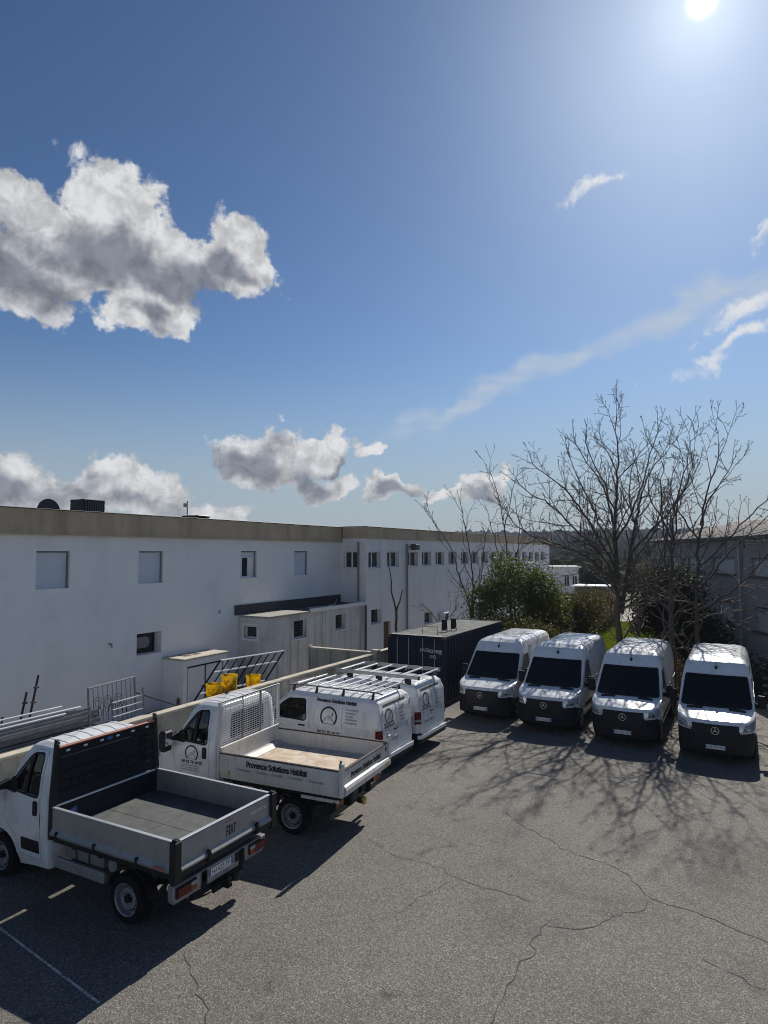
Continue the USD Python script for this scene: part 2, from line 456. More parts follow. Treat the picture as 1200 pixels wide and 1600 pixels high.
mk('chassis', (0.012, 0.012, 0.012), 0.8, spec=0.2, var=0.3, vs=6)
mk('rubber', (0.010, 0.010, 0.011), 0.9, spec=0.15, var=0.15, vs=10)
mk('rim_steel', (0.3, 0.31, 0.32), 0.45, metal=0.5, var=0.2, vs=14, c2=(0.12, 0.115, 0.11), c2lo=0.5, c2hi=0.75, c2s=9)
mk('tail_red', (0.12, 0.004, 0.006), 0.2, spec=0.3)
mk('tail_amber', (0.3, 0.06, 0.01), 0.25, spec=0.3)
mk('tail_clear', (0.32, 0.3, 0.28), 0.2)
mk('headlamp', (0.45, 0.47, 0.5), 0.08, metal=0.55, coat=1.0, var=0.45, vs=14)
mk('chrome', (0.75, 0.76, 0.78), 0.12, metal=1.0)
mk('plate_white', (0.7, 0.7, 0.68), 0.45)
mk('plate_blue', (0.02, 0.06, 0.3), 0.45)
mk('ink', (0.012, 0.012, 0.014), 0.6)
mk('ink_grey', (0.22, 0.225, 0.23), 0.6)
mk('orange_strip', (0.35, 0.1, 0.05), 0.4)
mk('sticker_red', (0.5, 0.1, 0.06), 0.5)
mk('sticker_blue', (0.05, 0.12, 0.42), 0.5)
mk('sticker_yellow', (0.6, 0.42, 0.06), 0.5)
mk('brown_rail', (0.04, 0.024, 0.018), 0.5, var=0.3, vs=6)
mk('bed_floor_grey', (0.075, 0.08, 0.078), 0.7, var=0.2, vs=6, bump=0.15, bs=200, c2=(0.13, 0.125, 0.115), c2s=2.5, c2lo=0.5, c2hi=0.75)
mk('plywood', (0.47, 0.36, 0.25), 0.8, var=0.2, vs=5, c2=(0.6, 0.52, 0.43), c2lo=0.45, c2hi=0.62, c2s=4, bump=0.2, bs=30)
mk('seat_fabric', (0.035, 0.036, 0.04), 0.9)
mk('interior', (0.03, 0.03, 0.032), 0.8)
mk('container_blue', (0.005, 0.012, 0.032), 0.6, spec=0.2, var=0.2, vs=3, c2=(0.02, 0.02, 0.022), c2lo=0.62, c2hi=0.74, c2s=4, streak=((0.03, 0.02, 0.014), 0.35, 5))
mk('container_roof', (0.13, 0.145, 0.135), 0.75, var=0.4, vs=3, c2=(0.28, 0.27, 0.23), c2lo=0.48, c2hi=0.6, c2s=2.5)
mk('container_mark', (0.55, 0.56, 0.56), 0.6, var=0.1, vs=20)
mk('dark_steel', (0.03, 0.03, 0.032), 0.5, metal=0.3, var=0.2, vs=8)
mk('rust', (0.1, 0.05, 0.03), 0.8, var=0.3, vs=10)
mk('roof_sheet', (0.2, 0.185, 0.175), 0.8, spec=0.2, var=0.2, vs=1.2, c2=(0.22, 0.2, 0.185), c2lo=0.45, c2hi=0.7, c2s=1.0)
mk('dark_grey', (0.05, 0.05, 0.052), 0.6, var=0.1)
mk('bark', (0.07, 0.06, 0.052), 0.92, var=0.3, vs=9, bump=0.5, bs=30)
mk('bark_twig', (0.1, 0.085, 0.07), 0.85, var=0.25, vs=5)
mk('leaf_ground', (.045, .055, .035), 1.0, spec=0.0, var=.3, vs=.02)
mk('wood_far', (.035, .048, .03), 1.0, spec=0.0, var=.45, vs=.12)
mk('scrub_far', (.06, .065, .035), 1.0, spec=0.0, var=.45, vs=.3)
mk('wood_fence', (0.1, 0.08, 0.06), 0.85, var=0.3, vs=5)


def leaf(name, color, var=0.35, trans=0.35):
    N = {'g': ('geometry', {}), 'h': ('hsv', dict(color=color)), 'v': ('map_range', dict(to_min=1 - var, to_max=1 + var)), 'w': ('map_range', dict(to_min=0.47, to_max=0.53)),
         'p': ('principled_bsdf', dict(roughness=0.55, specular_ior_level=0.22)), 't': ('translucent_bsdf', {}), 'k': ('mix', dict(mix_type='multiply', fac=1.0, color2=(1.3, 1.35, 0.6))), 'x': ('mix_closure', dict(fac=trans))}
    L = [('g.random_per_island', 'v.value'), ('g.random_per_island', 'w.value'), ('v.result', 'h.value'), ('w.result', 'h.hue'), ('h.color', 'p.base_color'), ('h.color', 'k.color1'), ('k.color', 't.color'), ('p.BSDF', 'x.closure1'), ('t.BSDF', 'x.closure2')]
    MAT[name] = usdkit.material(stage, '/World/Looks/' + name, N, L, surface='x.closure')


leaf('leaf_green', (0.105, 0.15, 0.035))
leaf('leaf_olive', (0.11, 0.115, 0.045))
leaf('leaf_brown', (0.17, 0.125, 0.065))
leaf('leaf_dark', (0.03, 0.046, 0.022), trans=0.2)
leaf('leaf_pine', (0.03, 0.05, 0.03), trans=0.1)
leaf('grass_blade', (0.16, 0.24, 0.04), trans=0.4)
MAT['yellow_plastic'] = usdkit.material(stage, '/World/Looks/yellow_plastic', {'g': ('geometry', {}), 'n': ('noise_texture', dict(scale=7.0, detail=5.0)), 'r': ('rgb_ramp', dict(ramp=[(0.35, (0.5, 0.32, 0.03)), (0.5, (0.82, 0.62, 0.015)), (0.7, (0.86, 0.68, 0.02))])),
    'p': ('principled_bsdf', dict(roughness=0.4)), 't': ('translucent_bsdf', {}), 'x': ('mix_closure', dict(fac=0.55))}, [('g.position', 'n.vector'), ('n.fac', 'r.fac'), ('r.color', 'p.base_color'), ('r.color', 't.color'), ('p.BSDF', 'x.closure1'), ('t.BSDF', 'x.closure2')], surface='x.closure')


def pane(name, tint, gloss=1.0):
    N = {'t': ('transparent_bsdf', dict(color=tint)), 'g': ('glossy_bsdf', dict(roughness=0.02, color=(gloss,) * 3)), 'f': ('fresnel', dict(IOR=1.5)), 'x': ('mix_closure', {})}
    MAT[name] = usdkit.material(stage, '/World/Looks/' + name, N, [('f.fac', 'x.fac'), ('t.BSDF', 'x.closure1'), ('g.BSDF', 'x.closure2')], surface='x.closure')


pane('car_glass', (0.42, 0.47, 0.45))
pane('tinted_glass', (0.15, 0.16, 0.17))


def asphalt():
    N, L = {}, []
    N['g'] = ('geometry', {})
    N['v'] = ('voronoi_texture', dict(scale=75.0, feature='f1'))
    N['sep'] = ('separate_color', {})
    N['r'] = ('rgb_ramp', dict(ramp=[(0.0, (0.078, 0.072, 0.064)), (0.45, (0.138, 0.129, 0.116)), (0.8, (0.192, 0.181, 0.163)), (1.0, (0.32, 0.302, 0.272))]))
    L += [('g.position', 'v.vector'), ('v.color', 'sep.color'), ('sep.r', 'r.fac')]
    N['v2'] = ('voronoi_texture', dict(scale=190.0, feature='f1'))
    N['sep2'] = ('separate_color', {})
    N['r2'] = ('rgb_ramp', dict(ramp=[(0.0, (0.66, 0.66, 0.66)), (1.0, (1.3, 1.3, 1.3))]))
    L += [('g.position', 'v2.vector'), ('v2.color', 'sep2.color'), ('sep2.g', 'r2.fac')]
    N['m'] = ('mix', dict(mix_type='multiply', fac=0.8))
    L += [('r.color', 'm.color1'), ('r2.color', 'm.color2')]
    # worn patches, stains
    N['n'] = ('noise_texture', dict(scale=0.42, detail=6.0, roughness=0.62, distortion=0.4))
    N['nr'] = ('rgb_ramp', dict(ramp=[(0.3, (0.66, 0.645, 0.64)), (0.45, (0.94, 0.935, 0.93)), (0.6, (1.03, 1.02, 1.0)), (0.78, (1.2, 1.18, 1.13))]))
    L += [('g.position', 'n.vector'), ('n.fac', 'nr.fac')]
    N['m2'] = ('mix', dict(mix_type='multiply', fac=1.0))
    L += [('m.color', 'm2.color1'), ('nr.color', 'm2.color2')]
    N['n3'] = ('noise_texture', dict(scale=2.6, detail=6.0, roughness=0.7))
    N['nr3'] = ('rgb_ramp', dict(ramp=[(0.28, (0.72, 0.71, 0.7)), (0.42, (1, 1, 1)), (1.0, (1.06, 1.05, 1.04))]))
    L += [('g.position', 'n3.vector'), ('n3.fac', 'nr3.fac')]
    N['m3'] = ('mix', dict(mix_type='multiply', fac=1.0))
    L += [('m2.color', 'm3.color1'), ('nr3.color', 'm3.color2')]
    # oil spots and old tyre scuffs
    N['n4'] = ('noise_texture', dict(scale=1.15, detail=3.0, roughness=0.5, distortion=0.8))
    N['nr4'] = ('rgb_ramp', dict(ramp=[(0.0, (1, 1, 1)), (0.66, (1, 1, 1)), (0.74, (0.62, 0.61, 0.6)), (1.0, (0.5, 0.5, 0.5))]))
    N['mm'] = ('mapping', dict(rotation=(0, 0, 0.5), scale=(2.4, 0.12, 1.0)))
    N['n5'] = ('noise_texture', dict(scale=1.0, detail=4.0, roughness=0.6))
    N['nr5'] = ('rgb_ramp', dict(ramp=[(0.0, (0.84, 0.84, 0.84)), (0.42, (1, 1, 1)), (0.6, (1, 1, 1)), (1.0, (1.12, 1.12, 1.11))]))
    N['m4'] = ('mix', dict(mix_type='multiply', fac=1.0))
    N['m5'] = ('mix', dict(mix_type='multiply', fac=1.0))
    L += [('g.position', 'n4.vector'), ('n4.fac', 'nr4.fac'), ('g.position', 'mm.vector'), ('mm.vector', 'n5.vector'), ('n5.fac', 'nr5.fac'), ('m3.color', 'm4.color1'), ('nr4.color', 'm4.color2'), ('m4.color', 'm5.color1'), ('nr5.color', 'm5.color2')]
    N['b'] = ('bump', dict(strength=0.55, distance=0.006))
    L += [('v.distance', 'b.height')]
    N['p'] = ('principled_bsdf', dict(roughness=0.88, specular_ior_level=0.3))
    L += [('m5.color', 'p.base_color'), ('b.normal', 'p.normal')]
    MAT['asphalt'] = usdkit.material(stage, '/World/Looks/asphalt', N, L, surface='p.BSDF')


asphalt()

# ------------------------------------------------------------------ the ground
rng = np.random.default_rng(7)
setting('ground', [bx(-12.72, -600, -0.9, 1500, 2600, -0.012), bx(-1500, 80.02, -0.9, -12.72, 2600, -0.012), bx(-1500, -600, -0.95, -12.72, 80.02, -0.45)], 'far_ground')
setting('parking_lot', [bx(-12.62, -14, -0.3, 30, 26.6, 0.0)], 'asphalt')
setting('back_yard', [bx(-19.4, -14, -0.7, -12.70, 80, -0.4)], 'yard_concrete')
setting('planting_bed', [bx(-12.62, 26.8, -0.3, 14, 31.0, 0.004)], 'earth')
setting('lawn', [bx(-9.6, 31.0, -0.3, 2.0, 53.5, 0.0)], 'earth')
setting('garden_path', [bx(-9.6, 53.5, -0.3, 6.0, 120, 0.0)], 'gravel_path')
setting('kerb', [cbx(-8.9, 26.6, -0.3, 14, 26.8, 0.12, 0.015)], 'kerb_stone')


def grass_blades(x0, x1, y0, y1, n, h, seed):
    r = np.random.default_rng(seed)
    x, y = r.uniform(x0, x1, n), r.uniform(y0, y1, n)
    a, l, hh = r.uniform(0, 2 * PI, n), r.uniform(0.02, 0.05, n), h * r.uniform(0.5, 1.2, n)
    dx, dy = np.cos(a) * l, np.sin(a) * l
    le = r.uniform(-0.5, 0.5, (n, 2)) * hh[:, None]
    v = np.stack([np.stack([x - dx, y - dy, np.zeros(n)], 1), np.stack([x + dx, y + dy, np.zeros(n)], 1), np.stack([x + le[:, 0], y + le[:, 1], hh], 1)], 1).reshape(-1, 3)
    return v, np.arange(3 * n).reshape(-1, 3)


setting('lawn_grass', [grass_blades(-9.5, -2.5, 31.1, 53.4, 60000, 0.12, 3)], 'grass_blade', kind='stuff', label='short green lawn grass behind the parked white vans')


def crack_ribbon(pts, w=0.022, seed=0, z=0.004):
    r = np.random.default_rng(seed)
    p = np.array(pts, float)
    out = [p[0]]
    for a, b in zip(p[:-1], p[1:]):
        n = max(2, int(np.linalg.norm(b - a) / 0.11))
        d = (b - a) / np.linalg.norm(b - a)
        for k in range(1, n + 1):
            q = a + (b - a) * k / n
            if k < n:
                q = q + np.array([-d[1], d[0]]) * r.normal(0, 0.028)
            out.append(q)
    p = np.array(out)
    t = np.gradient(p, axis=0)
    t /= np.linalg.norm(t, axis=1, keepdims=True)
    nrm = np.stack([-t[:, 1], t[:, 0]], 1)
    ww = w * r.uniform(0.25, 1.0, (len(p), 1)) * 0.5
    v = np.vstack([np.c_[p + nrm * ww, np.full(len(p), z)], np.c_[p - nrm * ww, np.full(len(p), z)]])
    k, m = np.arange(len(p) - 1), len(p)
    f = np.vstack([np.stack([k, m + k, m + k + 1], 1), np.stack([k, m + k + 1, k + 1], 1)])
    return v, f


for i, c in enumerate([(0.03, [(-4.49, 13.53), (-3.86, 12.94), (-3.35, 12.71), (-2.96, 12.38), (-2.29, 12.2), (-1.88, 11.98), (-1.5, 11.4), (-1.29, 11.29), (-0.87, 11.25), (-0.51, 11.14), (-0.25, 10.99), (0.15, 10.85), (0.49, 10.56)]), (0.03, [(-1.45, 11.2), (-1.46, 10.93), (-1.85, 10.51), (-1.98, 10.19), (-2.21, 9.93), (-2.62, 9.8)]), (0.034, [(-2.62, 9.99), (-2.7, 9.71), (-2.65, 9.55), (-2.73, 9.4), (-2.61, 9.13), (-2.74, 8.81), (-2.7, 8.53), (-2.74, 8.25), (-2.7, 7.99), (-2.7, 7.7), (-2.71, 7.45)]), (0.022, [(-6.11, 10.89), (-5.53, 10.69), (-5.01, 10.75), (-4.45, 10.52), (-3.94, 10.42), (-3.49, 10.41), (-3.04, 10.34)]), (0.016, [(-4.36, 10.32), (-4.52, 9.88), (-4.62, 9.48), (-4.67, 8.93)]), (0.02, [(-4.33, 15.5), (-4.2, 14.75), (-4.17, 14.01)]), (0.016, [(-6.33, 14.05), (-6.38, 13.45), (-6.35, 12.82)]), (0.02, [(-0.63, 10.0), (-0.39, 9.89), (-0.13, 9.81), (-0.06, 9.7), (0.12, 9.73)]), (0.03, [(-6.82, 6.91), (-6.48, 6.65), (-6.12, 6.42), (-5.88, 6.25), (-5.69, 6.15), (-5.56, 5.96), (-5.23, 5.7)])]):
    part('/World/parking_lot', 'crack', [crack_ribbon(c[1], c[0] * .66, seed=i)], 'crack')
for i, c in enumerate([((-9.54, 5.99), (-6.93, 5.61), 0.035)]):
    (xa, ya), (xb, yb), w = c
    d = np.array([xb - xa, yb - ya])
    n = np.array([-d[1], d[0]]) / np.linalg.norm(d) * w / 2
    v = np.array([[xa + n[0], ya + n[1], 0.004], [xa - n[0], ya - n[1], 0.004], [xb - n[0], yb - n[1], 0.004], [xb + n[0], yb + n[1], 0.004]])
    part('/World/parking_lot', 'painted_line', [(v, np.array([[0, 1, 2], [0, 2, 3]]))], 'line_paint')
part('/World/parking_lot', 'drain_cover', [bx(-4.75, 16.2, 0.0, -4.2, 16.75, 0.005)], 'patch')
part('/World/parking_lot', 'drain_slot', [bx(-4.75, 16.16, 0.0, -4.2, 16.195, 0.008)], 'crack')

YARD = -0.4
# ------------------------------------------------------------------ the long white building, nearer half (shutters)


def shutter_mesh(x, y0, y1, z0, z1, pitch=0.055, facing='x', t=0.03):
    """Roller shutter in the plane x: slats as a saw-tooth."""
    n = max(3, int((z1 - z0) / pitch))
    zs = np.linspace(z0, z1, n + 1)
    pts = []
    for k in range(n):
        pts += [(0.0, zs[k]), (0.012, zs[k] + 0.006), (0.012, zs[k + 1] - 0.006)]
    pts += [(0.0, z1), (-t, z1), (-t, z0)]
    m = ext(Polygon(pts), y0, y1, 'y')
    return m.translate((x, 0, 0))


def window_y(parent, face, y0, y1, z0, z1, depth, style, sill=True, wallmat='render_frame'):
    """A window in a wall that faces +x; recess already cut by depth."""
    xi = face - depth
    w = part(parent, 'window', [bx(xi + .0, y0, z0, xi + .05, y0 + .05, z1), bx(xi, y1 - .05, z0, xi + .05, y1, z1), bx(xi, y0 + .05, z1 - .05, xi + .05, y1 - .05, z1), bx(xi, y0 + .05, z0, xi + .05, y1 - .05, z0 + .05)], 'pvc_white')
    if style in ('shutter', 'half'):
        part(w, 'recess_shade_strip', [bx(xi + .051, y1 - .045, z0 + .0, xi + .12, y1 - .005, z1), bx(xi + .051, y0 + .02, z1 - .045, xi + .12, y1 - .046, z1 - .005)], 'galv')  # dark strips standing in for the shade along the recess's right and top edges
    if style == 'shutter':
        part(w, 'roller_shutter', [shutter_mesh(xi + .055, y0 + .02, y1 - .02, z0 + .02, z1)], 'shutter')
    elif style == 'half':
        part(w, 'roller_shutter', [shutter_mesh(xi + .055, y0 + .02, y1 - .02, z1 - .3, z1)], 'shutter')
        part(w, 'pane', [bx(xi + .01, y0 + .05, z0 + .05, xi + .02, y0 + .33, z1 - .05)], 'dark_pane')
        part(w, 'sash', [bx(xi + .02, y0 + .2, z0 + .05, xi + .045, y0 + .26, z1 - .3), bx(xi + .02, y0 + .62, z0 + .05, xi + .045, y0 + .68, z1 - .3), bx(xi + .015, y0 + .68, z0 + .05, xi + .03, y1 - .05, z1 - .3)], 'pvc_white')
        part(w, 'pane', [bx(xi + .01, y0 + .33, z0 + .05, xi + .02, y1 - .05, z1 - .05)], 'dark_pane')
    elif style == 'two':
        ym = (y0 + y1) / 2
        part(w, 'mullion', [bx(xi, ym - .04, z0 + .05, xi + .06, ym + .04, z1 - .05)], 'pvc_white')
        part(w, 'pane', [bx(xi + .01, y0 + .05, z0 + .05, xi + .02, ym - .04, z1 - .05)], 'dark_pane')
        part(w, 'pane', [bx(xi + .01, ym + .04, z0 + .05, xi + .02, y1 - .05, z1 - .05)], 'dark_pane')
    elif style == 'louvre':
        part(w, 'pane', [bx(xi + .005, y0 + .05, z0 + .05, xi + .015, y1 - .05, z1 - .05)], 'dark_pane')
        part(w, 'louvre', [[bx(xi + .02, y0 + .05, z, xi + .045, y1 - .05, z + .02) for z in np.arange(z0 + .12, z1 - .08, .12)]], 'dark_grey')
    else:
        part(w, 'pane', [bx(xi + .01, y0 + .05, z0 + .05, xi + .02, y1 - .05, z1 - .05)], 'dark_pane')
    if sill:
        part(w, 'sill', [cbx(face - depth + .06, y0 - .04, z0 - .06, face + .04, y1 + .04, z0 - .002, .008)], wallmat)
    return w


b1 = thing('shuttered_building', 'long white rendered building with closed roller shutters and a beige parapet', 'building')
W1 = [(12.69, 13.85, 4.24, 5.42, .2, 'shutter'), (16.6, 17.74, 4.25, 5.42, .2, 'shutter'), (22.07, 23.14, 4.28, 5.43, .2, 'half'), (25.93, 27.07, 4.26, 5.43, .2, 'shutter'), (8.6, 9.75, 4.24, 5.42, .2, 'shutter')]
wall = bx(-30, 2, YARD, -19, 30.06, 5.98)
for y0, y1, z0, z1, d, s in W1:
    wall -= bx(-19 - d, y0, z0, -18, y1, z1)
wall -= bx(-19.42, 16.59, 1.71, -18, 17.73, 2.47)
wall -= cyl((-19.3, 20.82, 2.93), (-18, 20.82, 2.93), .085, n=16)
part(b1, 'wall', [wall], 'stucco')
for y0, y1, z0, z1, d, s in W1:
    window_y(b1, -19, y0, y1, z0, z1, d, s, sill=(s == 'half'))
lw = part(b1, 'low_window', [bx(-19.42, 16.6, 1.72, -19.36, 16.66, 2.46), bx(-19.42, 17.66, 1.72, -19.36, 17.72, 2.46), bx(-19.42, 16.66, 2.4, -19.36, 17.66, 2.46), bx(-19.42, 16.66, 1.72, -19.36, 17.66, 1.78)], 'black_plastic')
part(lw, 'pane', [bx(-19.41, 16.66, 1.78, -19.39, 17.66, 2.4)], 'dark_pane')
part(lw, 'vent_panel', [m3.Manifold.batch_hull([cyl((-19.38, y, 2.09), (-19.37, y, 2.09), .2, n=20) for y in (16.98, 17.3)])], 'grey_wall')
part(lw, 'sill', [cbx(-19.35, 16.6, 1.68, -18.97, 17.76, 1.708)], 'render_frame')
part(b1, 'vent_hole', [cyl((-19.29, 20.82, 2.93), (-19.27, 20.82, 2.93), .085, n=16)], 'joint_dark')
part(b1, 'pipe_stub', [cyl((-19.1, 15.41, 2.28), (-18.85, 15.41, 2.27), .03), cyl((-18.86, 15.41, 2.27), (-18.85, 15.41, 2.16), .03)], 'galv')
pp = part(b1, 'parapet', [bx(-30, 1.9, 5.98, -18.88, 30.0, 6.70)], 'parapet_beige')
part(pp, 'drip_edge', [bx(-18.9, 1.9, 5.93, -18.85, 30.0, 5.982)], 'parapet_beige')
part(pp, 'cap_flashing', [cbx(-30.05, 1.85, 6.702, -18.84, 30.02, 6.73, .01)], 'dark_grey')
part(pp, 'joint', [bx(-18.885, 30.0, 5.9, -18.86, 30.055, 6.72)], 'joint_dark')

# ------------------------------------------------------------------ farther half, one step forward (row of small windows)
b2 = thing('ribbon_window_building', 'white rendered building with a long row of small two pane windows, step forward', 'building')
ys2 = [(30.32, 31.68), (32.4, 33.85), (34.92, 36.4), (36.95, 38.35), (39.02, 40.45), (41.15, 42.6), (43.4, 44.85)] + [(45.4 + 2.1 * k, 46.8 + 2.1 * k) for k in range(10)]
wall = bx(-30, 30.07, YARD, -17.4, 67.5, 6.1)
for a, b in ys2:
    wall -= bx(-17.65, a, 4.53, -17, b, 5.40)
wall -= bx(-18.78, 29, 4.52, -17.9, 30.3, 5.43)
low = [(30.62, 31.75, 1.54, 2.32), (37.27, 38.51, .92, 1.61), (47, 48.3, .9, 1.6)]
for a, b, c, d in low:
    wall -= bx(-17.65, a, c, -17, b, d)
wall -= bx(-17.6, 32.0, YARD - .1, -17, 32.85, 1.56)
part(b2, 'wall', [wall], 'stucco_far')
for a, b in ys2:
    window_y(b2, -17.4, a, b, 4.53, 5.40, .25, 'two')
for a, b, c, d in low:
    window_y(b2, -17.4, a, b, c, d, .25, 'louvre')
sw = part(b2, 'window', [bx(-18.78, 30.22, 4.52, -18.72, 30.28, 5.43), bx(-17.96, 30.22, 4.52, -17.9, 30.28, 5.43), bx(-18.72, 30.22, 5.37, -17.96, 30.28, 5.43), bx(-18.72, 30.22, 4.52, -17.96, 30.28, 4.58), bx(-18.38, 30.22, 4.58, -18.3, 30.28, 5.37)], 'pvc_white')
part(sw, 'pane', [bx(-18.72, 30.25, 4.58, -18.38, 30.27, 5.37)], 'dark_pane')
part(sw, 'pane', [bx(-18.3, 30.25, 4.58, -17.96, 30.27, 5.37)], 'dark_pane')
part(sw, 'sill', [cbx(-18.82, 30.02, 4.47, -17.86, 30.2, 4.518)], 'render_frame')
part(b2, 'door', [bx(-17.58, 32.0, YARD, -17.55, 32.85, 1.56)], 'rust')
pp = part(b2, 'parapet', [bx(-30, 30.06, 6.1, -17.33, 67.6, 6.72)], 'parapet_beige')
part(pp, 'cap_flashing', [cbx(-30, 30.04, 6.722, -17.29, 67.65, 6.75, .01)], 'dark_grey')
part(pp, 'joint', [bx(-17.335, 38.0, 6.1, -17.325, 38.02, 6.72)], 'joint_dark')
part(b2, 'downpipe', [cat(tube([(-17.83, 30.0, 5.9), (-17.83, 29.99, 5.8), (-17.83, 29.99, 2.8)], .055, 10))], 'galv', smooth=40)
part(b2, 'downpipe', [cat(tube([(-17.31, 34.72, 5.85), (-17.31, 34.72, 5.7), (-17.31, 34.72, YARD)], .06, 10))], 'galv', smooth=40)
fl = part(b2, 'floodlight', [cbx(-17.2, 34.95, 5.5, -16.85, 35.5, 5.85, .02)], 'dark_grey')
part(fl, 'bracket', [bx(-17.4, 35.15, 5.65, -17.2, 35.25, 5.72)], 'dark_grey')

# ------------------------------------------------------------------ annex between them
an = thing('flat_roofed_annex', 'low rain stained annex with flat roofs against the white building', 'annex')
w = bx(-18.99, 21.95, YARD, -17.42, 30.04, 2.62)
w -= bx(-18.68, 21, 1.75, -17.99, 22.15, 2.28)
w -= bx(-17.65, 23.79, 1.56, -17, 24.77, 2.37)
w -= bx(-17.65, 27.17, 1.6, -17, 28.06, 2.34)
part(an, 'wall', [w], 'annex_wall')
window_y(an, -17.42, 23.79, 24.77, 1.56, 2.37, .2, 'louvre')
window_y(an, -17.42, 27.17, 28.06, 1.6, 2.34, .2, 'louvre')
ew = part(an, 'window', [bx(-18.68, 22.1, 1.75, -18.62, 22.14, 2.28), bx(-18.05, 22.1, 1.75, -17.99, 22.14, 2.28), bx(-18.62, 22.1, 2.22, -18.05, 22.14, 2.28), bx(-18.62, 22.1, 1.75, -18.05, 22.14, 1.81)], 'pvc_white')
part(ew, 'pane', [bx(-18.62, 22.11, 1.81, -18.05, 22.13, 2.22)], 'dark_pane')
part(ew, 'surround', [bx(-18.78, 21.93, 1.66, -18.69, 21.97, 2.37), bx(-17.98, 21.93, 1.66, -17.89, 21.97, 2.37), bx(-18.69, 21.93, 2.29, -17.98, 21.97, 2.37), bx(-18.69, 21.93, 1.66, -17.98, 21.97, 1.74)], 'render_frame')
part(an, 'pale_roof_slab', [cbx(-18.75, 21.9, 2.622, -17.36, 25.0, 2.70, .012)], 'roof_gravel')
part(an, 'dark_roof', [bx(-18.98, 25.003, 2.622, -17.46, 30.04, 2.72)], 'roof_felt')
part(an, 'roof_edge', [cbx(-17.458, 25.003, 2.622, -17.37, 30.05, 2.80, .01)], 'render_frame')
part(an, 'upstand', [bx(-18.996, 21.7, 2.705, -18.94, 30.04, 3.12)], 'roof_felt')
part(an, 'cable', [cat(tube([(-18.2, 26, 2.745), (-17.9, 27.2, 2.74), (-18.3, 28.5, 2.75), (-18.9, 29.6, 2.9)], .015, 6))], 'pvc_white')
part(an, 'corner_pipe', [cyl((-17.35, 29.98, YARD), (-17.35, 29.98, 2.6), .05)], 'dark_grey')

# utility cabinet built against the wall
ub = thing('meter_cabinet', 'rendered masonry cabinet with two doors and sandy top, against white wall', 'cabinet')
cw = bx(-18.99, 17.8, YARD, -17.93, 20.1, 1.42) - bx(-18.0, 17.98, YARD + .1, -17, 19.9, 1.2)
part(ub, 'wall', [cw], 'stucco')
part(ub, 'top_slab', [cbx(-18.99, 17.76, 1.422, -17.88, 20.14, 1.50, .012)], 'coping')
for a, b in ((18.04, 18.9), (18.98, 19.84)):
    d_ = part(ub, 'door', [cbx(-17.985, a, YARD + .14, -17.955, b, 1.13, .006)], 'render_frame')
    part(d_, 'handle', [cbx(-17.95, b - .14 if a < 18.5 else a + .06, .25, -17.92, b - .1 if a < 18.5 else a + .1, .4, .006)], 'black_plastic')
part(ub, 'door_backing', [bx(-18.005, 17.985, YARD + .11, -17.992, 19.895, 1.195)], 'joint_dark')
part(ub, 'conduit', [cyl((-18.1, 17.72, YARD), (-18.1, 17.72, .1), .05)], 'dark_grey')
part(ub, 'repair_patch', [cbx(-18.75, 18.3 + .5 * k, 1.501, -18.35, 18.62 + .5 * k, 1.512, .004) for k in range(2)], 'earth')

# things on the roofs
dish = thing('satellite_dish', 'dark round satellite dish seen from behind on the parapet roof', 'satellite dish', (-19.9, 13.6, 6.7))
_u, _t = np.linspace(0.05, 1, 8), np.linspace(0, 2 * PI, 33)
part(dish, 'reflector', [grid(_u, _t, lambda u, t: np.stack([.1 * u * u, .42 * u * np.cos(t), .42 * u * np.sin(t)], -1))], 'dark_grey', smooth=True)
part(dish, 'arm', [cat(tube([(.1, 0, -.4), (.35, 0, -.2), (.42, 0, 0)], .012, 6)), cbx(.4, -.04, -.04, .5, .04, .04)], 'galv')
part(dish, 'rib', [bx(-.012, -.012, -.4, -.002, .012, .4)], 'galv')
part(dish, 'mast', [cyl((-.06, 0, -.9), (-.06, 0, .05), .03)], 'galv')
ac = thing('roof_ventilator', 'dark boxy ventilation unit with louvred end on the parapet roof', 'ventilation unit', (-19.6, 14.9, 6.3))
part(ac, 'casing', [cbx(-.35, -.42, .1, .35, .42, .86, .015)], 'black_paint')
part(ac, 'louvre', [bx(.352, -.36 + .09 * k, .2, .37, -.31 + .09 * k, .8) for k in range(8)], 'dark_grey')
part(ac, 'end_grille', [bx(-.3, .422, .2 + .09 * k, .3, .435, .25 + .09 * k) for k in range(7)], 'galv')
part(ac, 'foot', [bx(-.33, -.38, 0, -.27, .38, .1)], 'dark_grey')
part(ac, 'foot', [bx(.27, -.38, 0, .33, .38, .1)], 'dark_grey')
ant = thing('roof_antenna', 'thin antenna mast with small square box above the parapet', 'antenna', (-19.5, 19.4, 6.3))
part(ant, 'mast', [cyl((0, 0, 0), (0, 0, 1.12), .022, n=8)], 'dark_grey')
part(ant, 'receiver_box', [cbx(-.06, -.17, .88, .06, -.02, 1.03, .01)], 'parapet_beige')
hat = thing('roof_hatch', 'low dark roof hatch beside the thin antenna mast', 'roof hatch', (-19.5, 19.9, 6.3))
part(hat, 'curb', [bx(-.4, -.3, 0, .4, .3, .48)], 'dark_grey')
part(hat, 'lid', [cbx(-.45, -.36, .482, .45, .36, .56, .02)], 'black_paint')
acw = thing('air_conditioner', 'white outdoor air conditioning unit low on the far white wall', 'air conditioner', (-17.38, 39.9, .85))
part(acw, 'casing', [cbx(.05, -.45, 0, .4, .45, .62, .02)], 'pvc_white')
part(acw, 'fan_grille', [cyl((.401, -.08, .31), (.415, -.08, .31), .24, n=24)], 'black_plastic')
part(acw, 'bracket', [bx(0, -.3, -.06, .4, -.26, -.002), bx(0, .26, -.06, .4, .3, -.002)], 'galv')

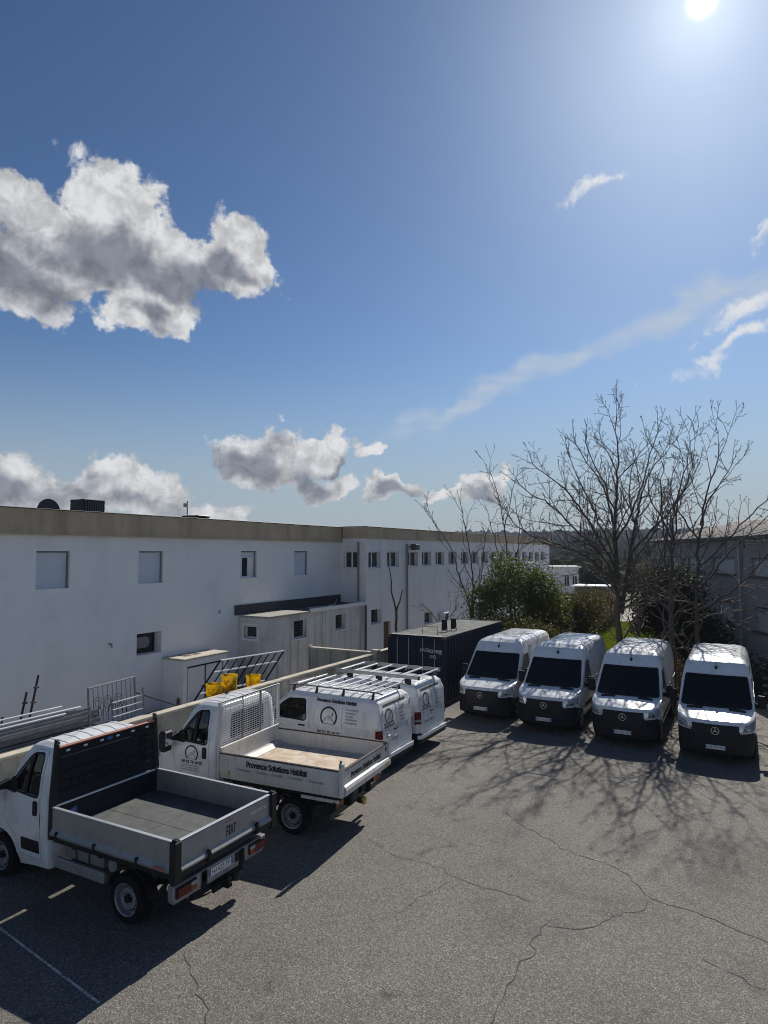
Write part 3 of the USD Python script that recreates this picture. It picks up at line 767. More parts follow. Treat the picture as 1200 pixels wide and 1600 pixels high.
# ------------------------------------------------------------------ the low concrete wall beside the lot
lw = thing('boundary_wall', 'low grey cast concrete wall with pale coping behind the trucks', 'wall')
r_ = random.Random(4)
y = -6.0
while y < 21.6:
    e = min(y + 1.25, 21.75)
    part(lw, 'wall_panel', [cbx(-12.68, y + .004, YARD, -12.5 + r_.uniform(-.004, .004), e - .004, 1.428, .01)], 'concrete')
    y = e
y = -6.0
while y < 21.6:
    e = min(y + 2.5, 21.75)
    part(lw, 'coping_stone', [cbx(-12.71, y + .003, 1.43, -12.47, e - .003, 1.50 + r_.uniform(-.004, .004), .012)], 'coping')
    y = e
part(lw, 'end_pier', [cbx(-12.72, 21.76, YARD, -12.46, 22.1, 1.5, .012)], 'concrete')
for k in range(6):
    part(lw, 'wall_panel', [cbx(-12.68, 22.68 + 1.25 * k, YARD, -12.5, 23.92 + 1.25 * k, 1.47, .01)], 'concrete')
part(lw, 'coping_stone', [cbx(-12.7, 22.68, 1.472, -12.48, 30.2, 1.54, .012)], 'coping')
sw_ = thing('stub_wall', 'short dark concrete wall running from the long low wall towards the annex', 'wall')
part(sw_, 'wall', [bx(-15.6, 22.46, YARD, -12.74, 22.64, 1.45)], 'concrete')
part(sw_, 'coping', [cbx(-15.63, 22.43, 1.452, -12.74, 22.67, 1.52, .01)], 'coping')
part(sw_, 'pier', [cbx(-12.735, 22.35, YARD, -12.45, 22.66, 1.62, .012)], 'concrete')
part(sw_, 'end_post', [cbx(-15.72, 22.42, YARD, -15.635, 22.68, 1.58, .01)], 'concrete')

# ------------------------------------------------------------------ things stored in the yard behind it
r_ = random.Random(12)
trs = thing('steel_trestle', 'grey steel trestle carrying the long metal profiles behind the wall', 'trestle')
for yy in (6.6, 10.0):
    part(trs, 'post', [bx(-14.5, yy, YARD, -14.45, yy + .05, 1.12)], 'galv')
    part(trs, 'post', [bx(-12.95, yy, YARD, -12.9, yy + .05, 1.95)], 'galv')
    part(trs, 'crossbar', [bx(-14.5, yy, 1.122, -12.952, yy + .05, 1.2)], 'galv')
k = 0
for row in range(4):
    for col in range(4 - row // 2):
        x0 = -14.4 + .36 * col + .1 * row
        z0 = 1.205 + .135 * row
        L_ = 6.6 + r_.uniform(-.5, .5)
        y1 = 11.1 - .18 * row + r_.uniform(-.25, .25) - .12 * col
        m = ext(Polygon([(x0, z0), (x0 + .3, z0), (x0 + .3, z0 + .1), (x0 + .275, z0 + .1), (x0 + .275, z0 + .025), (x0 + .025, z0 + .025), (x0 + .025, z0 + .1), (x0, z0 + .1)]), y1 - L_, y1, 'y')
        solo('metal_profile', [m], 'galv', 'long galvanised metal channel lying in a stack behind the concrete wall', 'metal profile', group='stacked metal channels')
for k, (x0, y1) in enumerate(((-14.15, 10.2), (-13.75, 10.4), (-13.45, 9.8))):
    solo('scaffold_tube', [cyl((x0, y1 - 6, 1.77), (x0, y1, 1.77), .024, n=10)], 'alu_bright', 'long thin bright tube lying on top of the metal channel stack', 'tube', group='tubes on the metal channel stack')
for nm, lab, p0, p1 in (('steel_pole', 'taller dark steel pole with clamps leaning in the yard', (-15, 9.62, YARD), (-15, 10.17, 2.43)), ('steel_pole', 'shorter dark steel pole leaning left of the taller pole', (-15.05, 9.4, YARD), (-15.05, 9.92, 2.07)), ('steel_pole', 'dark steel pole standing at the left edge behind the metal channels', (-15, 9.1, YARD), (-15, 9.32, 1.62))):
    t_ = thing(nm, lab, 'pole')
    part(t_, 'tube', [cyl(p0, p1, .026, n=10)], 'dark_steel')
    p0, p1 = np.array(p0), np.array(p1)
    for f in (.6, .78, .9):
        q = p0 + (p1 - p0) * f
        part(t_, 'clamp', [cbx(q[0] - .04, q[1] - .04, q[2] - .02, q[0] + .05, q[1] + .06, q[2] + .02)], 'rust')

tg = thing('wrought_iron_gate', 'old wrought iron gate with scrollwork leaning on the white wall', 'gate')


def gp(s, z):      # leaning plane
    return (-16.75 + .0 * s + .18 * (1.5 - z) / 1.9, 12.9 + s, z - .02 * s)


part(tg, 'frame', [cat(*[tube([gp(*a), gp(*b)], .03, 6) for a, b in (((0, YARD), (0, 1.45)), ((1.66, YARD), (1.66, 1.55)), ((0, 1.45), (1.66, 1.55)), ((0, -.3), (1.66, -.3)))])], 'galv')
for k in range(9):
    part(tg, 'bar', [cat(tube([gp(.17 + .166 * k, -.3), gp(.17 + .166 * k, 1.46 + .01 * k)], .008, 5))], 'dark_steel')
for k in range(3):
    s0 = .3 + .36 * k
    part(tg, 'scroll', [cat(tube([gp(s0 + .16 * math.cos(a) * (1 - .06 * a), .95 + .22 * math.sin(a) * (1 - .06 * a)) for a in np.linspace(0, 3.6 * PI, 34)], .008, 5))], 'dark_steel')
    part(tg, 'scroll', [cat(tube([gp(s0 + .3 * (a / 3), .55 + .35 * abs(math.sin(a * 2.1))) for a in np.linspace(0, 3, 22)], .008, 5))], 'dark_steel')
sf = thing('slatted_bed_frame', 'light metal frame of five rungs leaning before the scrollwork gate', 'metal frame')


def fp(s, z):
    return (-16.3 + .12 * (1.2 - z), 13.35 + s, z + .03 * s)


part(sf, 'side_rail', [cat(tube([fp(0, YARD), fp(0, 1.12)], .022, 6))], 'galv')
part(sf, 'side_rail', [cat(tube([fp(1.15, YARD), fp(1.15, 1.22)], .022, 6))], 'galv')
for k in range(6):
    part(sf, 'rung', [cat(tube([fp(0, 1.0 - .2 * k), fp(1.15, 1.0 - .2 * k)], .018, 6))], 'alu_bright')
solo('iron_rod', [cat(tube([(-16.9, 14.7, 1.0), (-16.6, 15.5, .62), (-16.3, 16.3, .25), (-16.1, 16.8, YARD)], .025, 6))], 'dark_steel', 'dark iron rod slanting down to the right of the scrollwork gate', 'rod')

fr = thing('leaning_rack_frame', 'black and silver steel rack frame leaning behind the wall above yellow chutes', 'steel frame')


def rp(s, t):      # s along, t from bottom (0) to top (1); leans on the boundary wall top
    return (-14.75 + 1.2 * t, 13.75 + 3.05 * s + 1.15 * t, YARD + 2.62 * t - .12 * s)


for t in (1.0, .87, .64, .42, .2):
    part(fr, 'rail', [cat(tube([rp(0, t), rp(1, t)], .026, 6))], 'alu_bright')
for k in range(9):
    part(fr, 'upright', [cat(tube([rp(k / 8, 0), rp(k / 8, 1)], .03 if k in (0, 4, 8) else .02, 6))], 'black_paint')
for i, (yy, ht, m_, lab) in enumerate(((14.38, 1.66, 'yellow_plastic', 'left and lowest yellow plastic rubble chute showing above the concrete wall'), (15.02, 1.8, 'yellow_plastic', 'middle and tallest yellow plastic rubble chute above the concrete wall'), (16.1, 1.62, 'yellow_plastic', 'right hand worn ochre rubble chute with cut away side above the wall'))):
    t_ = thing('rubble_chute', lab, 'rubble chute', (-13.3, yy, YARD), group='yellow rubble chutes behind the concrete wall')
    H = ht - YARD
    n_seg = 3
    for k in range(n_seg):
        z0 = H * k / n_seg
        z1 = z0 + H / n_seg + .12 * (k < n_seg - 1)
        prof = [(.212, z0 * 1.0), (.22, z1 - .07), (.236, z1 - .06), (.236, z1), (.212, z1), (.208, z1 - .08), (.195, z0)]
        sec = m3.CrossSection([np.array(prof)], m3.FillRule.EvenOdd).revolve(28)
        if i == 2 and k == n_seg - 1:
            sec -= bx(.02, -.4, z0 + .3, .6, .1, z1 + .1)
        part(t_, 'chute_section', [sec], m_, smooth=35)
pl = thing('wooden_trough', 'rusty sheet trough resting beside the left yellow chute', 'trough', (-14.0, 13.2, YARD))
part(pl, 'body', [bx(-.3, -.5, .95, .3, .7, 1.3) - bx(-.27, -.47, 1.0, .27, .67, 1.4)], 'rust')
for sx in (-.25, .2):
    for sy in (-.45, .6):
        part(pl, 'leg', [bx(sx, sy, 0, sx + .05, sy + .05, .948)], 'dark_steel')
solo('garden_hose', [cat(tube([(-17.6, 16.9, YARD + .03), (-17.2, 17.3, YARD + .03), (-16.9, 17.6, YARD + .03), (-16.8, 17.3, YARD + .04), (-17.1, 17.0, YARD + .06)], .03, 6))], 'black_plastic', 'black hose lying on the yard floor by the cabinet', 'hose')

# ------------------------------------------------------------------ the grey building on the right
rb = thing('grey_gabled_building', 'two storey grey building with corrugated sheet roof behind the bare trees', 'building', (-4.0, 44.5, 0), -67.7)
wall = bx(-3, 0, -.3, 26, 10, 6.15)
gab = ext(Polygon([(0, 6.15), (10, 6.15), (5, 7.2)]), -3, -2.7, 'x') + ext(Polygon([(0, 6.15), (10, 6.15), (5, 7.2)]), 25.7, 26, 'x')
RW = [(-.6, 1.8), (3.3, 5.7), (6.9, 9.6), (11.4, 13.6), (15.4, 17.6), (19.4, 21.6)]
RL = [(-.4, 1.2), (3.5, 5.1), (7.6, 9.2), (11.6, 13.2), (15.6, 17.2), (19.6, 21.2)]
for a, b in RW:
    wall -= bx(a, -1, 4.33, b, .15, 5.08)
for a, b in RL:
    wall -= bx(a, -1, 1.92, b, .15, 2.95)
part(rb, 'wall', [wall, gab], 'grey_wall')
for (rows, z0, z1) in ((RW, 4.33, 5.08), (RL, 1.92, 2.95)):
    for a, b in rows:
        w_ = part(rb, 'window', [bx(a, .1, z0, a + .06, .15, z1), bx(b - .06, .1, z0, b, .15, z1), bx(a + .06, .1, z1 - .06, b - .06, .15, z1), bx(a + .06, .1, z0, b - .06, .15, z0 + .06)], 'shutter_grey')
        zz = np.arange(z0 + .06, z1 - .08, .07)
        part(w_, 'shutter', [[bx(a + .06, .09, z, b - .06, .12, z + .064) for z in zz]], 'shutter_grey')
        part(w_, 'sill', [cbx(a - .12, -.1, z0 - .1, b + .12, .14, z0 - .004, .01)], 'dark_grey')
        part(w_, 'lintel', [bx(a - .03, -.012, z1 + .002, b + .03, .1, z1 + .05)], 'dark_grey')
part(rb, 'downpipe', [cyl((10.3, -.08, 0), (10.3, -.08, 5.98), .05)], 'shutter_grey')
part(rb, 'gutter', [ext(Polygon([(-.4, 5.98), (-.28, 5.98), (-.26, 6.1), (-.42, 6.1)]), -3.2, 26.2, 'x')], 'dark_grey')
part(rb, 'vent', [cyl((10.75, -.02, 5.65), (10.75, .01, 5.65), .07, n=14)], 'joint_dark')
for side in (0, 1):
    x = -3.25
    while x < 26.2:
        xs = np.linspace(x, x + 1.0, 17)
        def fn(U, W):
            z = 6.07 + 1.2 * W + .055 * np.cos(U * 2 * PI / .333) + (0.012 if int(round(x)) % 2 else 0)
            yy = -.3 + 5.3 * W if side == 0 else 10.3 - 5.3 * W
            return np.stack([U, yy, z], -1)
        part(rb, 'roof_sheet', [grid(xs, np.linspace(0, 1, 2), fn)], 'roof_sheet', smooth=True)
        x += .995
part(rb, 'ridge_cap', [ext(Polygon([(4.75, 7.24), (5, 7.33), (5.25, 7.24), (5.25, 7.28), (5, 7.37), (4.75, 7.28)]), -3.3, 26.3, 'x')], 'roof_sheet')

# rail fence beside the last van
rf = thing('rail_fence', 'dark wooden rail fence among shrubs right of the last white van', 'fence')
for xx in (.9, 2.4, 3.9, 5.4):
    part(rf, 'post', [cbx(xx - .05, 27.25, 0, xx + .05, 27.35, 1.05)], 'wood_fence')
for z in (.35, .62, .88):
    part(rf, 'rail', [cbx(.5, 27.2, z, 5.8, 27.248, z + .1)], 'wood_fence')
blk = solo('wheel_stop', [cbx(.75, 24.6, 0, 2.6, 24.8, .14, .03)], 'concrete', 'low concrete wheel stop at the kerb right of the last van', 'wheel stop')

# ------------------------------------------------------------------ far background
wh = thing('white_house', 'small white house with dark windows in the distance behind the shrubs', 'house', (-21.5, 86, 0), 20)
part(wh, 'wall', [bx(-2, 0, -1, 3.2, 6, 3.3) - bx(1.2, -1, 1.0, 1.85, .2, 2.3) - bx(2.2, -1, 1.0, 2.85, .2, 2.3) - bx(-1.2, -1, 1.0, -.5, .2, 2.3)], 'stucco_far')
for a in (1.2, 2.2, -1.2):
    w_ = part(wh, 'window', [bx(a, .1, 1.0, a + .65, .14, 2.3)], 'dark_pane')
    part(w_, 'frame', [bx(a, .06, 1.0, a + .06, .098, 2.3), bx(a + .3, .06, 1.0, a + .36, .098, 2.3), bx(a + .59, .06, 1.0, a + .65, .098, 2.3)], 'pvc_white')
part(wh, 'roof', [cbx(-2.2, -.2, 3.302, 3.4, 6.2, 3.5, .03)], 'stucco_far')
part(wh, 'corner_pipe', [cyl((3.1, -.08, 0), (3.1, -.08, 3.28), .08)], 'dark_grey')
lh = thing('lean_to_shed', 'low shed with a bright pale flat roof beyond the hedge', 'shed', (-14.3, 72, 0), 0)
part(lh, 'wall', [bx(-1.6, 0, -.2, 1.6, 3, 1.7)], 'dark_grey')
part(lh, 'roof', [cbx(-1.9, -.3, 1.702, 1.9, 3.3, 1.82, .02)], 'pvc_white')


def hill(U, W):
    ridge = 6 + 24 * np.exp(-((W - 820) / 210) ** 2) * (0.85 + .3 * (meshkit.fbm(np.stack([U / 260, W / 400, U * 0], -1), 4, 3) - .5))
    return np.stack([U, W, ridge - 6.5], -1)


setting('hills', [grid(np.linspace(-1500, 900, 121), np.linspace(420, 1500, 40), hill)], 'leaf_ground', smooth=True)

# ------------------------------------------------------------------ vehicles: shared pieces


def body(side, front, plan, bow=None, refine=0.13, inset=0.0):
    if inset:
        side, front, plan = (q.buffer(-inset, quad_segs=3) for q in (side, front, plan))
    a, b, c = side.bounds, front.bounds, plan.bounds
    m = ext(side, -2, 2, 'y') ^ ext(front, a[0] - 1, a[2] + 1, 'x') ^ ext(plan, a[1] - 1, a[3] + 1, 'z')
    if bow:
        m = m.refine_to_length(refine).warp_batch(bow)
    return m


def mirror_poly(half, axis):
    """Half outline given for +y; returns the full polygon. axis 0: (y,z) points, axis 1: (x,y) points."""
    h = [tuple(p) for p in half]
    o = [(-p[0], p[1]) for p in h[::-1]] if axis == 0 else [(p[0], -p[1]) for p in h[::-1]]
    return Polygon(h + o)


def hwf(half):
    h = np.array(half, float)
    return lambda z: np.interp(z, h[:, 1], h[:, 0])


def conform(m, hw, side=1, eps=0.004):
    m = m.copy()
    m.vertices[:, 1] += side * (hw(m.vertices[:, 2]) + eps)
    return m


def wheel(parent, x, side, y_out, R, wid, style, z=None):
    """Tyre and rim; side +1 is the vehicle's left."""
    z = R if z is None else z
    s = side
    prof = np.array([(R * .66, -wid / 2 + .01), (R * .8, -wid / 2), (R * .95, -wid / 2 + .012), (R, -wid / 2 + .04), (R, wid / 2 - .04), (R * .95, wid / 2 - .012), (R * .8, wid / 2), (R * .66, wid / 2 - .01)])
    tyre = m3.CrossSection([prof], m3.FillRule.EvenOdd).revolve(40)
    treads = [m3.Manifold.cylinder(wid, .006, .006, 4).translate((R + .002, 0, -wid / 2)).rotate((0, 0, 360 * k / 36)) for k in range(36)]
    tyre = tyre - m3.Manifold.batch_boolean(treads, m3.OpType.Add)
    rr = R * .67
    h = wid / 2
    if style == 'steel':
        rp = np.array([(0, h - .075), (rr * .32, h - .075), (rr * .42, h - .05), (rr * .62, h - .045), (rr * .8, h - .085), (rr * .9, h - .085), (rr * .93, h - .015), (rr * 1.0, h - .002), (rr * 1.02, h - .012), (rr * .97, h - .13), (0, h - .13)])
        rim = m3.CrossSection([rp], m3.FillRule.EvenOdd).revolve(40)
        rim -= m3.Manifold.batch_boolean([m3.Manifold.cylinder(.2, rr * .105, rr * .105, 10).translate((rr * .73, 0, h - .17)).rotate((0, 0, 360 * k / 14)) for k in range(14)], m3.OpType.Add)
        hub = m3.Manifold.cylinder(.06, rr * .26, rr * .22, 20).translate((0, 0, h - .08))
    else:
        rp = np.array([(0, h - .05), (rr * .3, h - .05), (rr * .9, h - .03), (rr * .93, h - .015), (rr * 1.0, h - .002), (rr * 1.02, h - .012), (rr * .97, h - .13), (0, h - .13)])
        rim = m3.CrossSection([rp], m3.FillRule.EvenOdd).revolve(36)
        rim -= m3.Manifold.batch_boolean([m3.Manifold.cylinder(.2, rr * .14, rr * .17, 12).translate((rr * .62, 0, h - .12)).rotate((0, 0, 360 * k / 9)) for k in range(9)], m3.OpType.Add)
        hub = m3.Manifold.cylinder(.04, rr * .2, rr * .18, 16).translate((0, 0, h - .065))
    nuts = [m3.Manifold.cylinder(.03, .012, .01, 6).translate((rr * .36, 0, h - .075)).rotate((0, 0, 72 * k)) for k in range(5)]
    back = m3.Manifold.cylinder(.03, rr * .98, rr * .98, 24).translate((0, 0, h - .19))

    def put(m):
        m = m.rotate((-90, 0, 0))          # +z -> +y
        if s < 0:
            m = m.mirror((0, 1, 0))
        return m.translate((x, s * (y_out - wid / 2), z))
    w = part(parent, 'wheel', [put(tyre)], 'rubber', smooth=35)
    part(w, 'rim', [put(rim), *[put(n) for n in nuts]], 'rim_steel', smooth=35)
    part(w, 'hub', [put(hub)], 'chassis', smooth=35)
    part(w, 'brake_drum', [put(back)], 'chassis')
    return w


def emblem(r):
    """The arch emblem: an open ring over roof lines."""
    ring = Point(0, 0).buffer(r, quad_segs=20).difference(Point(0, 0).buffer(r * .82, quad_segs=20)).difference(sbox(-2 * r, -2 * r, 2 * r, -r * .62))
    peaks = LineString([(-.66 * r, -.55 * r), (-.3 * r, -.08 * r), (0, .1 * r), (.3 * r, -.12 * r), (.7 * r, -.55 * r)]).buffer(.035 * r)
    peaks2 = LineString([(-.1 * r, -.3 * r), (.2 * r, .02 * r), (.58 * r, -.42 * r)]).buffer(.03 * r)
    tree = affinity.scale(Point(.42 * r, .25 * r).buffer(.1 * r), 1, 2.0)
    base = sbox(-.72 * r, -.68 * r, .72 * r, -.62 * r)
    return ring, unary_union([peaks, peaks2, tree, base])


def number_plate(parent, o, ex, ey, s, name='number_plate'):
    p = part(parent, name, [place(cat(flat(rrect(-.26, -.055, .26, .055, .012), .008)), o, ex, ey)], 'plate_white')
    n = np.cross(ex, ey)
    o2 = np.asarray(o) + n * .0085
    part(p, 'blue_band', [place(cat(flat(sbox(-.258, -.05, -.222, .05), .001), flat(sbox(.222, -.05, .258, .05), .001)), o2, ex, ey)], 'plate_blue')
    part(p, 'lettering', [place(text(s, .068, .82, False, .002, anchor='c'), o2 - np.asarray(ey) * .034, ex, ey)], 'ink')
    return p


LFT = dict(ex=(-1, 0, 0), ey=(0, 0, 1))     # lettering seen from the vehicle's left
REAR = dict(ex=(0, -1, 0), ey=(0, 0, 1))
FRONT = dict(ex=(0, 1, 0), ey=(0, 0, 1))

# ------------------------------------------------------------------ light truck cab (both dropside trucks)
CAB_HALF = [(0, .25), (.90, .25), (.985, .5), (1.02, .9), (1.02, 1.4), (.965, 1.8), (.885, 2.08), (.82, 2.19), (.70, 2.25), (.3, 2.275), (0, 2.28)]
cab_hw = hwf(CAB_HALF[1:-1])
CAB_FRONT = mirror_poly(CAB_HALF, 0)
CAB_SIDE = rnd(P((1.76, .36), (1.74, 2.12), (1.82, 2.23), (2.0, 2.27), (2.25, 2.285), (2.48, 2.22), (2.64, 2.07), (3.12, 1.47), (3.2, 1.41), (3.68, 1.18), (3.87, 1.02), (3.95, .8), (3.96, .45), (3.92, .26), (3.45, .22), (2.2, .34)), .05)
CAB_PLAN = mirror_poly([(1.7, 0), (1.7, 1.02), (2.95, 1.04), (3.4, 1.01), (3.68, .93), (3.89, .74), (3.99, .42), (4.01, 0)], 1)


def cab_bow(v):
    v = np.array(v)
    t = np.clip((v[:, 0] - 1.95) / 1.1, 0, 1)
    v[:, 0] -= .24 * (v[:, 1] / 1.0) ** 2 * t * t * (3 - 2 * t)
    return v


def make_cab():
    """Geometry of the cab as a dictionary of pieces in vehicle coordinates (rear axle at the origin, +x forward)."""
    B = body(CAB_SIDE, CAB_FRONT, CAB_PLAN, cab_bow)
    arch = cyl((3.0, -1.3, .36), (3.0, 1.3, .36), .45, n=28) - bx(2.4, -.62, -.2, 3.6, .62, 1.0)
    inner = body(CAB_SIDE, CAB_FRONT, CAB_PLAN, cab_bow, inset=.05) ^ bx(1.82, -1, .85, 3.2, 1, 2.3)
    S = B - arch
    G = {}
    win = P((2.03, 1.46), (2.74, 1.50), (2.70, 1.60), (2.38, 2.01), (2.29, 2.08), (2.06, 2.10))
    win = rnd(win, .05)
    door = rnd(P((1.93, .48), (2.47, .50), (2.52, .66), (2.64, .82), (2.84, .96), (2.9, 1.30), (2.86, 1.48), (2.76, 1.62), (2.44, 2.04), (2.33, 2.14), (1.98, 2.17)), .06)
    wins = P((-.78, 1.46), (.78, 1.46), (.70, 2.10), (-.70, 2.10))
    wins = rnd(wins, .08)
    wsP = ext(wins, 2.2, 3.15, 'x')
    rear = ext(rnd(P((-.62, 1.5), (.62, 1.5), (.58, 2.02), (-.58, 2.02)), .08), 1.6, 2.0, 'x')
    holes = wsP + rear
    for s in (1, -1):
        holes += _ey(win, *((.5, 1.3) if s > 0 else (-1.3, -.5)))
    shell = S - inner - holes
    groove = door.buffer(.008).difference(door.buffer(-.008))
    for s in (1, -1):
        yr = (.5, 1.3) if s > 0 else (-1.3, -.5)
        sk = S - S.translate((0, -s * .006, 0))
        shell -= (S - S.translate((0, -s * .008, 0))) ^ _ey(groove, *yr)
        out = S.translate((0, s * .005, 0)) - S
        dp = door.buffer(-.008).difference(win)
        side = {}
        side['door'] = (S.translate((0, s * .003, 0)) - S) ^ _ey(dp, *yr)
        side['window'] = (S.translate((0, -s * .02, 0)) - S.translate((0, -s * .026, 0))) ^ _ey(win, *yr)
        side['seal'] = out ^ _ey(win.buffer(.028).difference(win.buffer(-.004)), *yr)
        side['bar'] = out ^ _ey(win.intersection(P((2.33, 1.4), (2.39, 1.4), (2.33, 2.2), (2.27, 2.2))), *yr)
        side['trim'] = out ^ _ey(rrect(1.97, .58, 2.44, .78, .02), *yr)
        side['handle'] = (S.translate((0, s * .02, 0)) - S) ^ _ey(rrect(2.02, 1.17, 2.12, 1.40, .035), *yr)
        side['flank'] = out ^ _ey(rrect(2.0, .9, 2.5, .915, .004), *yr)
        side['mirror_base'] = (S.translate((0, s * .01, 0)) - S) ^ _ey(rnd(P((2.58, 1.44), (2.85, 1.46), (2.76, 1.64), (2.68, 1.70), (2.58, 1.6)), .03), *yr)
        side['head'] = (S.translate((.006, s * .006, .004)) - S) ^ ext(P((s * .52, .98), (s * .98, 1.05), (s * .98, 1.3), (s * .72, 1.14), (s * .52, 1.08)), 3.1, 5, 'x')
        G[s] = side
    G['shell'] = shell
    G['screen'] = (S.translate((-.012, 0, -.012)) - S.translate((-.02, 0, -.02))) ^ wsP
    G['screen_seal'] = (S.translate((.004, 0, .004)) - S) ^ ext(wins.buffer(.02).difference(wins.buffer(-.03)), 2.2, 3.15, 'x')
    G['rear_glass'] = (S ^ bx(1.5, -1, 0, 1.775, 1, 3)).translate((.02, 0, 0)) ^ rear
    G['bumper'] = (S.translate((.008, 0, 0)) - S) ^ bx(3.4, -1.1, .2, 5, 1.1, .72)
    G['grille'] = (S.translate((.006, 0, 0)) - S) ^ ext(rrect(-.5, .76, .5, .98, .04), 3.3, 5, 'x')
    G['ribs'] = (S.translate((0, 0, .008)) - S) ^ m3.Manifold.batch_boolean([bx(1.86, y - .02, 2, 2.35, y + .02, 2.5) for y in (-.6, -.36, -.12, .12, .36, .6)], m3.OpType.Add)
    G['arch_liner'] = (cyl((3.0, .60, .36), (3.0, .62, .36), .47, n=24) + cyl((3.0, -.62, .36), (3.0, -.60, .36), .47, n=24))
    return G


CABG = make_cab()


def heavy(m, d):
    """Thickens lettering by stacking shifted copies."""
    out = []
    for k, (a, b) in enumerate(((-d, 0), (d, 0), (0, d * .6), (0, -d * .6), (0, 0))):
        c = m.copy()
        c.apply_translation((a, b, .0004 * k))
        out.append(c)
    return cat(*out)


def add_cab(t, black_handles=True):
    c = part(t, 'cab', [CABG['shell']], 'white_paint', smooth=30)
    part(c, 'roof_rib', [CABG['ribs']], 'white_paint', smooth=30)
    for m_ in CABG['arch_liner'].decompose():
        part(c, 'wheel_arch_liner', [m_], 'chassis')
    part(c, 'rear_window', [CABG['rear_glass']], 'tinted_glass')
    for s in (1, -1):
        g = CABG[s]
        d = part(t, 'door', [g['door']], 'white_paint', smooth=30)
        part(d, 'window', [g['window']], 'car_glass', smooth=30)
        part(d, 'window_seal', [g['seal'], g['bar']], 'black_plastic')
        part(d, 'handle', [g['handle']], 'black_plastic')
        part(d, 'lower_trim', [g['trim']], 'black_plastic')
        m = part(t, 'mirror', [m3.Manifold.batch_hull([cbx(2.78, s * 1.28 - .12, 1.30, 2.93, s * 1.28 + .12, 1.72, .03), cbx(2.86, s * 1.28 - .1, 1.34, 2.98, s * 1.28 + .1, 1.66, .03)])], 'black_plastic')
        part(m, 'arm', [g['mirror_base'], m3.Manifold.batch_hull([cbx(2.8, min(s * .98, s * 1.2), 1.5, 2.88, max(s * .98, s * 1.2), 1.58, .01), cbx(2.8, min(s * .95, s * 1.0), 1.46, 2.9, max(s * .95, s * 1.0), 1.62, .01)])], 'black_plastic')
        part(m, 'mirror_glass', [cbx(2.772, s * 1.28 - .09, 1.42, 2.779, s * 1.28 + .09, 1.69, .003)], 'chrome')
        part(t, 'headlight', [g['head']], 'headlamp', smooth=30)
    w = part(t, 'windscreen', [CABG['screen']], 'car_glass', smooth=30)
    part(w, 'seal', [CABG['screen_seal']], 'black_plastic')
    b = part(t, 'front_bumper', [CABG['bumper']], 'black_plastic', smooth=30)
    part(t, 'grille', [CABG['grille']], 'black_plastic')
    i = part(t, 'dashboard', [m3.Manifold.batch_hull([cbx(2.8, -.82, 1.0, 3.05, .82, 1.33, .04), cbx(2.62, -.82, .95, 2.85, .82, 1.26, .04)])], 'interior')
    part(i, 'steering_wheel', [m3.Manifold.revolve(m3.CrossSection.circle(.016, 8).translate((.19, 0)), 24).rotate((0, 55, 0)).translate((2.55, .42, 1.36)), cyl((2.55, .42, 1.36), (2.72, .42, 1.22), .03)], 'interior')
    for yy in (.44, -.12, -.55):
        st = part(t, 'seat', [cbx(1.98, yy - .23, .9, 2.45, yy + .23, 1.08, .04)], 'seat_fabric')
        part(st, 'backrest', [m3.Manifold.batch_hull([cbx(1.86, yy - .22, 1.05, 1.98, yy + .22, 1.6, .03), cbx(1.96, yy - .22, 1.05, 2.1, yy + .22, 1.2, .03)])], 'seat_fabric')
        part(st, 'headrest', [cbx(1.86, yy - .11, 1.62, 1.95, yy + .11, 1.8, .03)], 'seat_fabric')
    wheel(t, 3.0, 1, 1.0, .345, .22, 'steel')
    wheel(t, 3.0, -1, 1.0, .345, .22, 'steel')
    wheel(t, 0, 1, .98, .345, .22, 'steel')
    wheel(t, 0, -1, .98, .345, .22, 'steel')
    ch = part(t, 'chassis', [bx(-1.0, .36, .52, 2.2, .46, .74), bx(-1.0, -.46, .52, 2.2, -.36, .74), bx(-.6, -.36, .55, -.5, .36, .7), bx(.9, -.36, .55, 1.0, .36, .7), bx(2.0, -.6, .3, 3.6, .6, .36)], 'chassis')
    part(ch, 'axle', [cyl((0, -.8, .345), (0, .8, .345), .05), cyl((3.0, -.8, .345), (3.0, .8, .345), .05)], 'chassis')
    part(ch, 'leaf_spring', [cat(*[tube([(-.62, s * .52, .56), (-.2, s * .52, .44), (0, s * .52, .41), (.2, s * .52, .44), (.65, s * .52, .56)], .03, 5) for s in (1, -1)])], 'chassis')
    an = part(t, 'antenna', [cyl((2.3, 0, 2.27), (2.05, 0, 2.62), .006, n=6), cbx(2.26, -.03, 2.26, 2.36, .03, 2.30, .01)], 'black_plastic')
    return c


# ------------------------------------------------------------------ truck 1: new dropside truck
t1 = thing('dropside_truck', 'white dropside truck with silver bed and dark perforated headboard, nearest the camera', 'truck', (-8.03, 7.885, 0), 180)
add_cab(t1)


def holes_panel(y0, y1, z0, z1, regions, pitch=.046, d=.030):
    p = sbox(y0, z0, y1, z1)
    hs = []
    for a, b, c, e in regions:
        for yy in np.arange(a, b, pitch):
            for zz in np.arange(max(c, z0 + .02), min(e, z1 - .02), pitch):
                hs.append(sbox(yy, zz, yy + d, zz + d))
    return p.difference(unary_union(hs)) if hs else p


